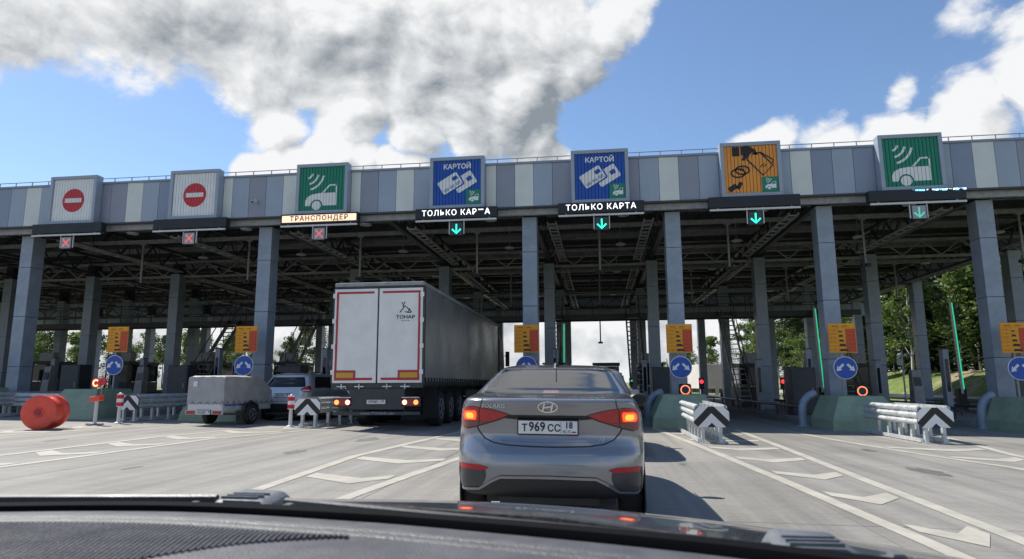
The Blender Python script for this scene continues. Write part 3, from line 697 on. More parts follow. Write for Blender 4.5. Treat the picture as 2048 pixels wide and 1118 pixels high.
# crash rails with chevron boards
def crash_rail(x, y, far, label, z=None, w=.70):
    z = G(x) if z is None else z
    g = thing('crash_barrier', label, 'crash barrier', (x, y, z))
    L = far[1]-y; dx = far[0]-x
    wv = [(.0, .0), (.05, .04), (.0, .08), (.05, .12), (.05, .0)]
    for sx in (-1, 1):
        for k in range(3):                                  # three corrugated beams
            zz = .40+k*.155; b = MB(); pr = [(0, 0), (.045, .02), (.075, .05), (.075, .085), (.045, .115), (0, .135)]; npt = len(pr)
            for yy in (0.02, L): b.v += [(sx*(w/2-.09+p_[0])+dx*(yy/L)+sx*(.02 if yy else 0), yy, zz+p_[1]) for p_ in pr]
            b.f = [(q, q+1, npt+q+1, npt+q) for q in range(npt-1)]+[tuple(range(npt)), tuple(range(npt, 2*npt)), (0, npt, 2*npt-1, npt-1)]
            b.build('corrugated_beam', M_galv, g, True)
    pmm = None; npst = max(3, int(L/.62))
    for k in range(npst):
        for sx in (-1, 1):
            if pmm is None: o = MB().bx(-.035, .035, -.05, .05, 0, .78).bx(-.09, .09, -.11, .11, 0, .015).build('rail_post', M_galv, g); pmm = o.data
            else: o = link('rail_post', pmm, M_galv, g)
            t = (k+.12)/npst; o.location = (sx*(w/2-.16)+dx*t, L*t, -.012*(dx*t))
    MB().bx(-w/2+.05, -w/2+.11, .1, L, .02, .10).build('base_runner', M_galv, g); MB().bx(w/2-.11, w/2-.05, .1, L, .02, .10).build('base_runner', M_galv, g)
    hw, z0, z1, c = w/2+.03, .35, .80, .09
    oct_ = [(-hw+c, z0), (hw-c, z0), (hw, z0+c), (hw, z1-c), (hw-c, z1), (-hw+c, z1), (-hw, z1-c), (-hw, z0+c)]
    p = MB().plate(oct_, -.03, 0).build('chevron_board', M_black, g)
    b = MB()
    def clipx(poly):                                        # clip to the board octagon
        import bmesh
        bm = bmesh.new(); f = bm.faces.new([bm.verts.new((q[0], 0, q[1])) for q in poly])
        n8 = len(oct_)
        for k in range(n8):
            a_, b_ = Vector((oct_[k][0], 0, oct_[k][1])), Vector((oct_[(k+1) % n8][0], 0, oct_[(k+1) % n8][1])); t_ = b_-a_; nn = Vector((t_.z, 0, -t_.x))
            bmesh.ops.bisect_plane(bm, geom=bm.verts[:]+bm.edges[:]+bm.faces[:], plane_co=a_, plane_no=nn, clear_outer=True)
        out = [[(v.co.x, v.co.z) for v in f.verts] for f in bm.faces]; bm.free(); return out
    t = .205; mid = (z0+z1)/2
    for base in (z0+.10, z1+.06):
        for s_ in (-1, 1):
            for poly in clipx([(0, base), (s_*1.0, base-1.0), (s_*1.0, base-1.0+t*1.0), (0, base+t)]): b.plate(poly, -.036, -.031)
    b.build('white_stripes', M_white, p)
    return g
crash_rail(2.43, 15.25, (2.55, 19.2), 'short crash barrier with chevron board in front of the green block right of the sedan')
crash_rail(7.52, 16.3, (7.56, 19.6), 'short crash barrier with chevron board in front of the green block by the cash lane')
crash_rail(12.3, 16.6, (12.5, 19.6), 'short crash barrier with chevron board in front of the block near the grass bank')
crash_rail(-8.20, 17.95, (-7.75, 21.4), 'short crash barrier with chevron board between the silver car and the truck')
crash_rail(-14.95, 19.5, (-14.3, 23.6), 'short crash barrier with chevron board beside the cargo trailer')
crash_rail(-20.9, 20.2, (-21.2, 24.0), 'crash barrier left of the orange drum')
# guard rail behind the trailer, left lanes
for (xa, ya, xb, yb, lb) in ((-14.3, 23.9, -13.6, 29.0, 'long double guard rail running back from the chevron board by the trailer'), (-24.5, 20.6, -19.0, 21.4, 'pale double guard rail behind the orange drum')):
    g = thing('guard_rail', lb, 'guard rail', (xa, ya, G(xa)))
    dx, dy = xb-xa, yb-ya
    for k in range(3): MB().bar((0, 0, .42+k*.16), (dx, dy, .42+k*.16-.012*dx), .06, .13).build('corrugated_beam', M_galv, g, bevel=.02)
    for k in range(7): MB().bx(dx*k/6-.04, dx*k/6+.04, dy*k/6+.035, dy*k/6+.1, -.05, .72).build('rail_post', M_galv, g)

# price boards and blue signs
def price_board(x, lb):
    z0 = G(x); g = thing('price_board', 'orange and red price board on a pole '+lb, 'price board', (x-.05, 22.0, z0), group=None)
    MB().tube([(-.06, .05, .19), (-.06, .05, 3.1)], .035, 8).build('pole', M_steel2, g, True)
    w, h, zb = .83, .93, 2.30; zc = zb+h/2
    bd = MB().bx(-w/2, w/2, -.012, .012, zb, zb+h).build('board_sheet', M_yel, g, bevel=.004)
    MB().bx(w/2-.30, w/2-.02, -.018, -.0125, zb+.03, zb+h-.17).build('red_field', M_redp, bd)
    b = MB()
    for k in range(9): zz = zb+.03+k*.095; b.bx(-w/2+.02, w/2-.02, -.0205, -.0185, zz-.0025, zz+.0025)
    for xx in (-w/2+.02, -w/2+.16, -w/2+.30, w/2-.31, w/2-.02): b.bx(xx-.0025, xx+.0025, -.0203, -.0187, zb+.03, zb+h-.03)
    for k in range(6):                                      # rows of small print
        zz = zb+.08+k*.128
        for xx in (-.37, -.25): b.bx(xx, xx+.075, -.0201, -.0189, zz, zz+.02)
        for xx in (.14, .25): b.bx(xx, xx+.07, -.0201, -.0189, zz-.02, zz+.03)
    for xx in (-.3, 0.): b.bx(xx, xx+.18, -.0201, -.0189, zb+h-.10, zb+h-.07)
    b.build('printed_grid', mat('brown print', (.42, .16, .012), .6), bd)
    b = MB()
    for k, (l_, h_) in enumerate(((.26, .06), (.20, .075), (.14, .06), (.12, .06), (.10, .035))):
        zz = zb+.06+k*.15; b.plate([(-.10, zz), (-.10+l_, zz), (-.10+l_, zz+h_*.6), (-.10+l_*.7, zz+h_), (-.10+l_*.1, zz+h_)], -.023, -.021)
        b.plate(disc(-.10+l_*.2, zz, .014, 8), -.0235, -.021); b.plate(disc(-.10+l_*.8, zz, .014, 8), -.0235, -.021)
    b.build('vehicle_icons', M_black, bd, kind='stuff')
def direction_sign(x, lb):
    z0 = G(x); s = thing('direction_sign', 'round blue sign with two white arrows '+lb, 'sign', (x-.05, 22.0, z0+1.83), group=None)
    MB().lathe([(.355, 0), (.355, .012)], (0, -.075, 0), 'y', 40).build('sign_disc', M_white, s)
    MB().lathe([(.335, 0), (.335, .004)], (0, -.081, 0), 'y', 40).build('blue_face', M_blue, s)
    for q in (-1, 1):
        c_, sn = math.cos(R(-45)), math.sin(R(-45)); A = [(.0, -.036), (.165, -.036), (.165, -.095), (.31, 0), (.165, .095), (.165, .036), (.0, .036)]
        P_ = [(q*(.055+a_*c_-b_*sn), .115+a_*sn+b_*c_) for a_, b_ in A]; MB().plate(P_, -.087, -.082).build('white_arrow', M_white, s)
    MB().bx(-.2, .2, -.06, -.03, -.02, .02).bx(-.1, -.02, -.03, .02, -.03, .03).build('sign_bracket', M_steel2, s)
for x in (-22.49, -17.45, -12.42, -2.36, 2.67, 7.71, 12.74):
    direction_sign(x if x > -20 else -23.0, 'on the island '+NEAR[x])
    if x > -20: price_board(x, 'on the island '+NEAR[x])
# ring signals, traffic lights, booms, bent pipes
for x, y, z, lb in ((2.64, 21.2, 1.08, 'on the green block right of the sedan'), (7.98, 21.6, 1.02, 'on the green block by the cash lane')):
    g = thing('ring_signal', 'square signal head with glowing orange ring '+lb, 'signal', (x, y, z))
    MB().bx(-.19, .19, 0, .12, -.19, .19).build('signal_head', M_blackp, g, bevel=.06)
    MB().plate([(.15*math.cos(a), .15*math.sin(a)) for a in np.linspace(0, 6.2832, 33)][:-1], -.004, -.001).build('ring_lamp', M_ringo, g); MB().plate(disc(0, 0, .115), -.009, -.005).build('ring_centre', M_booth, g)
    MB().tube([(-.07, .06, -.19), (-.07, .06, -.42)], .03, 8).tube([(.07, .06, -.19), (.07, .06, -.42)], .03, 8).build('feet', M_steel2, g)
for x, y, z, m, lb in ((8.75, 33.3, 1.45, M_sigr, 'lit red beside the column of the cash lane island'), (4.95, 33.4, 1.42, M_sigr, 'lit red behind the orange ring signal right of the sedan'), (2.10, 45.5, 1.5, M_sigg, 'lit green at the exit of the sedan lane')):
    g = thing('traffic_light', 'small black traffic light '+lb, 'traffic light', (x, y, G(x)))
    MB().bx(-.12, .12, 0, .12, z-.36, z+.18).build('light_housing', M_blackp, g, bevel=.02)
    MB().plate(disc(0, z, .09), -.006, -.001).build('lit_lamp', m, g); MB().plate(disc(0, z-.21, .085), -.006, -.001).build('dark_lamp', M_black, g)
    MB().tube([(0, .06, 0), (0, .06, z-.36)], .035, 8).build('post', M_steel, g)
for x, y, L, t, lb in ((-1.95, 36.0, 3.6, .015, 'between truck and sedan lanes'), (11.2, 35.6, 4.3, -.03, 'at the glitching board lane'), (17.15, 34.4, 4.4, -.03, 'at the widest lane by the grass bank')):
    g = thing('boom_barrier', 'raised boom barrier with green light strip '+lb, 'barrier', (x, y, G(x)+.19))
    MB().bx(-.18, .18, -.2, .2, 0, 1.0).build('barrier_cabinet', M_blackp, g, bevel=.03); MB().bar((-.03, -.22, .75), (-.03+t*L, -.22, .75+L), .10, .06).build('boom_arm', M_lampw, g)
    MB().bar((.05, -.235, .95), (.05+t*L, -.235, .70+L), .05, .02).build('green_light_strip', M_gstrip, g)
for x, lb in ((6.35, 'left of the green block by the cash lane'), (11.6, 'left of the green block near the grass bank'), (1.55, 'left of the green block beside the sedan')):
    g = thing('bent_guard_pipe', 'thick blue grey bent guard pipe '+lb, 'pipe', (x, 22.2, G(x)))
    MB().tube([(0, 0, 0), (0, 0, .45), (.02, 0, .62), (.08, .03, .78), (.22, .1, .92), (.46, .25, 1.02)], .125, 12).build('pipe', M_col, g, True)
    MB().lathe([(.18, 0), (.18, .03), (.13, .04)], n=16).build('base_flange', M_col, g)
# loose things in front of the closed lanes
M_drum = mat('orange red plastic', (.78, .085, .05), .42, 0, .08, 4, bump=.05, bscale=20)
g = thing('barrier_drum', 'big orange red plastic drum lying on its side in front of the closed lane', 'drum', (-14.55, 15.9, G(-14.55)+.44), R(12))
MB().lathe([(.0, -.34), (.10, -.335), (.13, -.30), (.16, -.31), (.40, -.33), (.44, -.31), (.44, -.22), (.41, -.20), (.37, -.16), (.36, 0), (.37, .16), (.41, .20), (.44, .22), (.44, .31), (.40, .33), (.16, .31), (.13, .30), (0, .335)], (0, 0, 0), 'y', 40).build('drum_body', M_drum, g, True)
MB().lathe([(.085, 0), (.085, .02)], (0, -.355, 0), 'y', 16).build('hub_plug', mat('dark red plastic', (.30, .03, .04), .5), g)
g = thing('warning_light_stand', 'grey stand with glowing letter C lamp and red lamp beside the drum', 'warning light', (-14.45, 17.55, G(-14.5)))
MB().tube([(0, 0, .02), (0, 0, .72)], .05, 10).build('stand_post', M_lampw, g, True)
MB().bx(-.26, .26, -.04, .04, .0, .05).bx(-.04, .04, -.25, .25, 0, .045).build('stand_foot', M_steel2, g); MB().hexa([(-.16, -.12, .66), (.14, -.12, .70), (.14, .12, .70), (-.16, .12, .66)], [(-.16, -.1, .80), (.16, -.1, .86), (.16, .1, .86), (-.16, .1, .80)]).build('lamp_body', M_drum, g, bevel=.02)
MB().tube([(.12, 0, .8), (.12, 0, 1.05)], .015, 6).build('lamp_stem', M_steel2, g)
MB().plate(rrect(-.06, 1.20, .26, .26, .05), -.03, .03).build('lamp_head', M_drum, g); MB().plate(stroke([(-.06+.085*math.cos(a), 1.2+.085*math.sin(a)) for a in np.linspace(R(45), R(315), 14)], .04), -.036, -.031).build('lit_letter', glow('lit orange letter', (1, .5, .25), 1.6), g)
MB().lathe([(.10, -.03), (.10, .03)], (.15, 0, 1.24), 'y', 18).build('red_lamp', mat('red lamp lens', (.6, .02, .05), .25), g)
for x, y, lb in ((-14.3, 18.3, 'beside the warning light stand'), (-8.75, 18.05, 'beside the chevron board between silver car and truck')):
    g = thing('delineator_post', 'white delineator post with red bands '+lb, 'post', (x, y, G(x)))
    MB().lathe([(.13, 0), (.12, .03), (.05, .06), (.045, .9), (.02, .92)], n=16).build('post_body', M_lampw, g, True)
    for zz in (.52, .74): MB().lathe([(.095, zz), (.095, zz+.11)], n=18).build('red_band', M_red, g)
    MB().lathe([(.09, .50), (.09, .88)], n=18).build('white_sleeve', M_white, g)

# ------------------------------------------------------------------ vehicles
def pchip(xk, yk):
    xk, yk = np.array(xk, float), np.array(yk, float); h = np.diff(xk); dl = np.diff(yk)/h; m = np.zeros(len(xk))
    for i_ in range(1, len(xk)-1):
        m[i_] = 0 if dl[i_-1]*dl[i_] <= 0 else 2*dl[i_-1]*dl[i_]/(dl[i_-1]+dl[i_])
    m[0], m[-1] = dl[0], dl[-1]
    def f(x):
        k = int(np.clip(np.searchsorted(xk, x)-1, 0, len(h)-1)); t = (x-xk[k])/h[k]; t = min(1, max(0, t))
        return (2*t**3-3*t*t+1)*yk[k]+(t**3-2*t*t+t)*h[k]*m[k]+(-2*t**3+3*t*t)*yk[k+1]+(t**3-t*t)*h[k]*m[k+1]
    return f
class Shell:
    """car body as horizontal contours: rows of (z, rear y, half width, corner depth, front y)"""
    def __init__(s, rows, n=3.0):
        z = [q[0] for q in rows]; s.z0, s.z1, s.n = z[0], z[-1], n
        s.yr, s.W, s.c, s.yf = (pchip(z, [q[k] for q in rows]) for k in (1, 2, 3, 4))
        s.zs = sorted(set(list(np.linspace(z[0], z[-1], 46))+z))
    def y(s, x, z):
        t = min(1, abs(x)/s.W(z)); return s.yr(z)+s.c(z)*(1-(1-t**s.n)**(1/s.n))
    def mesh(s):
        b = MB(); na = 14; rings = []
        for z in s.zs:
            Wd, c, yr, yf = s.W(z), s.c(z), s.yr(z), s.yf(z); c2 = min(c*1.5, (yf-yr)*.45); c = min(c, (yf-yr)*.45); pts = []
            for k in range(na+1):
                a = math.pi/2*(1-k/na); pts.append((Wd*abs(math.cos(a))**(2/s.n) if k else 0, yr+c-c*abs(math.sin(a))**(2/s.n)))
            ya, yb = yr+c, yf-c2
            for k in range(1, 6): pts.append((Wd, ya+(yb-ya)*k/6))
            for k in range(na+1):
                a = math.pi/2*k/na; pts.append((Wd*abs(math.cos(a))**(2/2.6) if k < na else 0, yf-c2+c2*abs(math.sin(a))**(2/2.6)))
            ring = [(x, y, z) for x, y in pts]+[(-x, y, z) for x, y in pts[1:-1][::-1]]; rings.append(ring)
        n = len(rings[0])
        for rg in rings: b.v += rg
        for j in range(len(rings)-1):
            for k in range(n): b.f.append((j*n+k, j*n+(k+1) % n, (j+1)*n+(k+1) % n, (j+1)*n+k))
        b.f.append(tuple(range(n))[::-1]); b.f.append(tuple(range((len(rings)-1)*n, len(rings)*n)))
        return b
    def patch(s, rows, off=.004, nx=24, nz=14, th=.0):
        """rows of (z, x0, x1) laid on the rear skin"""
        z = [q[0] for q in rows]; o = sorted(range(len(z)), key=lambda k: z[k]); z = [rows[k][0] for k in o]
        f0 = pchip(z, [rows[k][1] for k in o]); f1 = pchip(z, [rows[k][2] for k in o]); b = MB()
        for j in range(nz+1):
            zz = z[0]+(z[-1]-z[0])*j/nz; a, e = f0(zz), f1(zz)
            for k in range(nx+1):
                x = a+(e-a)*k/nx; b.v.append((x, s.y(x, zz)-off, zz))
        b.f = [(j*(nx+1)+k, j*(nx+1)+k+1, (j+1)*(nx+1)+k+1, (j+1)*(nx+1)+k) for j in range(nz) for k in range(nx)]
        return b
    def strip(s, pts, w, off=.003, close=False):
        P2 = []
        for k in range(len(pts)-1):
            for q in range(5): t = q/5; P2.append((pts[k][0]*(1-t)+pts[k+1][0]*t, pts[k][1]*(1-t)+pts[k+1][1]*t))
        P2.append(pts[-1]); S_ = stroke(P2, w); n = len(P2); b = MB()
        b.v = [(x, s.y(x, z)-off, z) for x, z in S_]; b.f = [(k, k+1, 2*n-2-k, 2*n-1-k) for k in range(n-1)]; return b
    def side(s, rows, sx, off=.004, ny=12, nz=8):
        z = [q[0] for q in rows]; f0 = pchip(z, [q[1] for q in rows]); f1 = pchip(z, [q[2] for q in rows]); b = MB()
        for j in range(nz+1):
            zz = z[0]+(z[-1]-z[0])*j/nz
            for k in range(ny+1): b.v.append((sx*(s.W(zz)+off), f0(zz)+(f1(zz)-f0(zz))*k/ny, zz))
        b.f = [(j*(ny+1)+k, j*(ny+1)+k+1, (j+1)*(ny+1)+k+1, (j+1)*(ny+1)+k) for j in range(nz) for k in range(ny)]; return b
def both(rows): return rows, [(z, -b_, -a_) for z, a_, b_ in rows]
M_rim = mat('alloy rim', (.42, .43, .44), .35, .8, .1, 8)
def wheel(par, x, y, rad, wd, side, rim=M_rim, name='wheel'):
    t = MB().lathe([(rad*.62, -wd/2), (rad*.93, -wd/2), (rad, -wd/2+.03), (rad, wd/2-.03), (rad*.93, wd/2), (rad*.62, wd/2)], (0, 0, 0), 'x', 28).build(name, M_rubber, par, True); t.location = (x, y, rad)
    rm = MB().lathe([(rad*.64, -.01), (rad*.60, .02), (rad*.2, -.01), (0, -.01)], (side*(wd/2-.015), 0, 0), 'x', 20)
    rm.build('rim', rim, t, True)
    sp = MB()
    for k in range(5):
        a = 2*math.pi*k/5; sp.bar((side*(wd/2-.005), 0, 0), (side*(wd/2-.005), rad*.6*math.cos(a), rad*.6*math.sin(a)), .05, .02)
    sp.build('spoke', rim, t); return t
M_plate = mat('number plate white', (.72, .72, .70), .5, 0, .05, 10)
M_ink = mat('plate ink', (.02, .02, .025), .6)
M_lens = mat('red tail lens', (.42, .012, .016), .12, 0, .1, 20, coat=.6)
M_lensd = mat('smoked lens', (.16, .05, .045), .15, 0, .1, 20, coat=.6)
M_lit = glow('lit brake lamp', (1, .055, .012), 1.7); M_lit2 = glow('hot core of lamp', (1, .24, .03), 1.9)
M_refl = mat('red reflector', (.45, .008, .02), .2)
M_badge = mat('silver badge', (.55, .56, .58), .35, .2)
M_chrome = mat('chrome', (.75, .76, .78), .12, 1)
def paint(name, col, metal=.5, rough=.32): return mat(name, col, rough, metal, coat=1.)
def number_plate(par, y, z, txt, reg, w=.52, rus=True, flag=True):
    fr = MB().bx(-w/2-.012, w/2+.012, y, y+.02, z-.068, z+.068).build('plate_frame', M_black, par, bevel=.006)
    p = MB().bx(-w/2, w/2, y-.006, y-.001, z-.056, z+.056).build('plate_sheet', M_plate, fr)
    MB().bx(w*.5-.145, w*.5-.142, y-.008, y-.0065, z-.05, z+.05).build('divider', M_ink, fr)
    if txt == 'Т969СС':
        text('Т', .085, (-.205, y-.008, z-.008), M_ink, fr, bold=.002); text('969', .112, (-.095, y-.008, z+.002), M_ink, fr, bold=.0025, sx=.88); text('СС', .085, (.055, y-.008, z-.008), M_ink, fr, bold=.002, sx=.95)
    else: text(txt, .10, (-.065, y-.008, z), M_ink, fr, bold=.002, sx=.82)
    text(reg, .078, (.185, y-.008, z+.018), M_ink, fr, bold=.002, sx=.9)
    if rus:
        text('RUS', .04, (.168, y-.008, z-.037), M_ink, fr)
        MB().bx(.21, .25, y-.008, y-.0065, z-.038, z-.032).build('flag_blue', M_blue, fr); MB().bx(.21, .25, y-.008, y-.0065, z-.045, z-.038).build('flag_red', M_red, fr)
    return fr

SED = [(.285, .14, .80, .46, 4.24), (.33, .06, .835, .48, 4.34), (.42, .02, .85, .50, 4.40), (.55, .0, .862, .52, 4.42), (.66, .015, .866, .52, 4.40), (.74, .05, .866, .52, 4.36),
       (.84, .075, .864, .50, 4.22), (.94, .065, .855, .48, 3.85), (1.02, .035, .84, .44, 3.45), (1.09, .008, .815, .40, 3.22), (1.125, .0, .79, .36, 3.12), (1.145, .025, .775, .34, 3.08),
       (1.16, .12, .762, .33, 3.04), (1.172, .28, .755, .32, 3.0), (1.183, .42, .75, .30, 2.98), (1.25, .66, .715, .27, 2.84), (1.35, .99, .66, .24, 2.64), (1.42, 1.22, .615, .22, 2.50), (1.46, 1.40, .575, .2, 2.42), (1.485, 1.60, .50, .2, 2.32), (1.50, 1.80, .36, .2, 2.2), (1.503, 1.95, .15, .1, 2.1)]
def sedan():
    g = thing('sedan_car', 'dark grey sedan with lit brake lights waiting in the middle lane', 'car', (-.475, 5.88, 0), R(.8))
    g.rotation_euler = (0, R(.75), R(.8))
    P_ = paint('graphite metallic paint', (.245, .255, .28), .6, .22)
    S = Shell(SED, 3.2)
    S.mesh().build('body', P_, g, 'all')
    gl = S.patch([(1.19, -.645, .645), (1.20, -.66, .66), (1.30, -.625, .625), (1.40, -.575, .575), (1.425, -.56, .56), (1.435, -.535, .535)], .007, 32, 16).build('rear_window', M_glass, g, 'all')
    S.strip([(-.56, 1.438), (.56, 1.438)], .012, .010).build('window_seal', M_black, g); S.strip([(-.66, 1.185), (.66, 1.185)], .012, .010).build('window_seal', M_black, g)
    hb = S.patch([(1.197, -.075, .075), (1.222, -.07, .07)], .010, 4, 2).build('high_brake_light', M_lensd, g)
    for q, rows in enumerate(both([(.875, .735, .80), (.90, .64, .812), (.935, .53, .818), (.965, .435, .82), (.998, .345, .818), (1.02, .40, .812), (1.045, .50, .803), (1.066, .62, .785), (1.073, .68, .76)])):
        l = S.patch(rows, .010, 26, 14).build('tail_light', M_lens, g, 'all')
        sg = 1 if q == 0 else -1
        lo = [(.885, .735, .80), (.90, .66, .806), (.94, .54, .812)]; lo = lo if sg > 0 else [(z, -b_, -a_) for z, a_, b_ in lo]
        S.patch(lo, .014, 14, 5).build('clear_lens', M_lensd, l, 'all')
        li = [(.955, .665, .775), (.975, .66, .79), (1.0, .655, .79), (1.02, .655, .78), (1.035, .665, .76)]; li = li if sg > 0 else [(z, -b_, -a_) for z, a_, b_ in li]
        S.patch(li, .016, 10, 8).build('lit_lamp', M_lit, l, 'all')
        core_ = [(.965, .69, .745), (.985, .68, .765), (1.005, .685, .765), (1.018, .70, .75)]; core_ = core_ if sg > 0 else [(z, -b_, -a_) for z, a_, b_ in core_]
        S.patch(core_, .020, 8, 6).build('lamp_core', M_lit2, l, 'all')
        S.strip([(sg*.345, 1.0), (sg*.44, .962), (sg*.55, .928), (sg*.66, .895), (sg*.76, .872)], .010, .013).build('lens_edge', M_black, l)
        S.strip([(sg*.625, 1.062), (sg*.635, .905)], .006, .014).build('lens_joint', M_black, l)
    # boot lid shut lines
    S.strip([(-.615, 1.062), (-.60, 1.12), (-.60, 1.165)], .007, .004).build('boot_shut_line', M_seam, g); S.strip([(.615, 1.062), (.60, 1.12), (.60, 1.165)], .007, .004).build('boot_shut_line', M_seam, g)
    S.strip([(-.655, .893), (-.625, .845), (-.575, .795), (-.49, .76), (-.36, .742), (-.15, .734), (0, .732), (.15, .734), (.36, .742), (.49, .76), (.575, .795), (.625, .845), (.655, .893)], .010, .004).build('boot_shut_line', M_seam, g)
    S.patch([(.966, -.30, .30), (.978, -.40, .40), (.99, -.40, .40), (1.0, -.36, .36)], .008, 20, 4).build('handle_recess_shade', M_black, g, 'all')  # black strip laid on the skin, painted shade of the crease above the plate
    S.strip([(-.42, .788), (0, .778), (.42, .788)], .016, .006).build('boot_crease', P_, g)
    number_plate(g, .025, .902, 'Т969СС', '18')
    # emblem: ring and slanted letter
    ring = [(.085*math.cos(a), 1.078+.045*math.sin(a)) for a in np.linspace(0, 2*math.pi, 25)]
    em = S.strip(ring, .011, .012).build('emblem', M_chrome, g)
    for st in ([(-.045, 1.045), (-.028, 1.112)], [(.030, 1.044), (.045, 1.111)], [(-.036, 1.072), (0, 1.078), (.038, 1.084)]): S.strip(st, .014, .014).build('emblem_letter', M_chrome, em)
    text('SOLARIS', .052, (-.49, S.y(.49, 1.083)-.008, 1.083), M_badge, g, bold=.001, sx=1.15, rot=(math.pi/2, 0, R(-9)), shear=.25)
    text('1.6', .042, (.47, S.y(.47, .80)-.008, .80), M_badge, g, bold=.001, rot=(math.pi/2, 0, R(9)), shear=.25)
    # bumper: lower black insert, corner inserts, reflectors
    S.patch([(.288, -.77, .77), (.30, -.80, .80), (.318, -.79, .79), (.338, -.66, .66), (.38, -.56, .56), (.43, -.48, .48), (.455, -.42, .42)], .010, 40, 12).build('lower_bumper_insert', M_blackp, g, 'all')
    S.strip([(-.80, .335), (-.62, .355), (-.50, .43), (-.42, .468), (0, .476), (.42, .468), (.50, .43), (.62, .355), (.80, .335)], .022, .018).build('bumper_lip', P_, g)
    for rows in both([(.35, .64, .80), (.40, .585, .815), (.47, .555, .822), (.53, .56, .825), (.565, .60, .822)]): S.patch(rows, .006, 16, 8).build('corner_insert', mat('dark gloss insert', (.06, .062, .066), .25, .2), g, 'all')
    for rows in both([(.525, .575, .80), (.54, .53, .815), (.555, .56, .815), (.568, .62, .81)]): S.patch(rows, .012, 16, 4).build('reflector', M_refl, g, 'all')
    for sg in (-1, 1): S.strip([(sg*.82, .565), (sg*.835, .45), (sg*.825, .34)], .018, .012).build('insert_edge', M_black, g)
    for sg in (-1, 1):
        S.side([(1.165, 1.05, 3.05), (1.25, 1.15, 2.8), (1.35, 1.35, 2.62), (1.42, 1.55, 2.45)], sg, .006).build('side_window', M_glass, g, 'all')
        wheel(g, sg*.74, .82, .315, .20, sg); wheel(g, sg*.74, 3.42, .315, .20, sg)
        a = MB().lathe([(.37, 0), (.37, .012), (.30, .02)], (sg*.862 if sg > 0 else sg*.862-.0, .82, .32), 'x', 28); a.build('wheel_arch', M_black, g)
        mr = MB(); mr.lathe([(.0, -.06), (.075, -.055), (.10, -.02), (.10, .03), (.06, .07), (0, .08)], (0, 0, 0), 'y', 18); mr.v = [(x*1.25, y, z*.82) for x, y, z in mr.v]
        mo = mr.build('door_mirror', M_blackp, g, True); mo.location = (sg*.97, 2.55, 1.10); MB().bar((sg*-.22, .02, -.04), (sg*-.05, .02, -.01), .05).build('mirror_arm', M_blackp, mo)
    MB().bx(-.60, .60, .45, 4.0, .19, .284).build('underbody', M_blackp, g); MB().bx(-.45, .45, .25, .44, .21, .284).build('rear_axle_panel', M_blackp, g)
    an = MB().lathe([(.055, 0), (.045, .03), (.02, .055), (0, .06)], (0, 0, 0), 'z', 14); an.v = [(x*.7, y*1.4, z) for x, y, z in an.v]; ao = an.build('antenna', M_blackp, g, True); ao.location = (0, 1.55, 1.46); MB().tube([(0, -.02, .05), (0, -.14, .24)], .005, 6).build('antenna_rod', M_blackp, ao)
    return g
sedan()
HAT = [(.24, .14, .80, .40, 4.0), (.36, .05, .86, .45, 4.10), (.55, .0, .885, .50, 4.16), (.75, .03, .89, .50, 4.13), (.90, .07, .885, .50, 4.02), (1.0, .10, .875, .48, 3.72), (1.08, .13, .855, .44, 3.4),
       (1.20, .21, .805, .38, 3.12), (1.35, .34, .745, .34, 2.86), (1.46, .43, .69, .3, 2.64), (1.51, .50, .64, .28, 2.52), (1.545, .66, .56, .26, 2.4), (1.565, .95, .42, .24, 2.25), (1.572, 1.25, .18, .1, 2.05)]
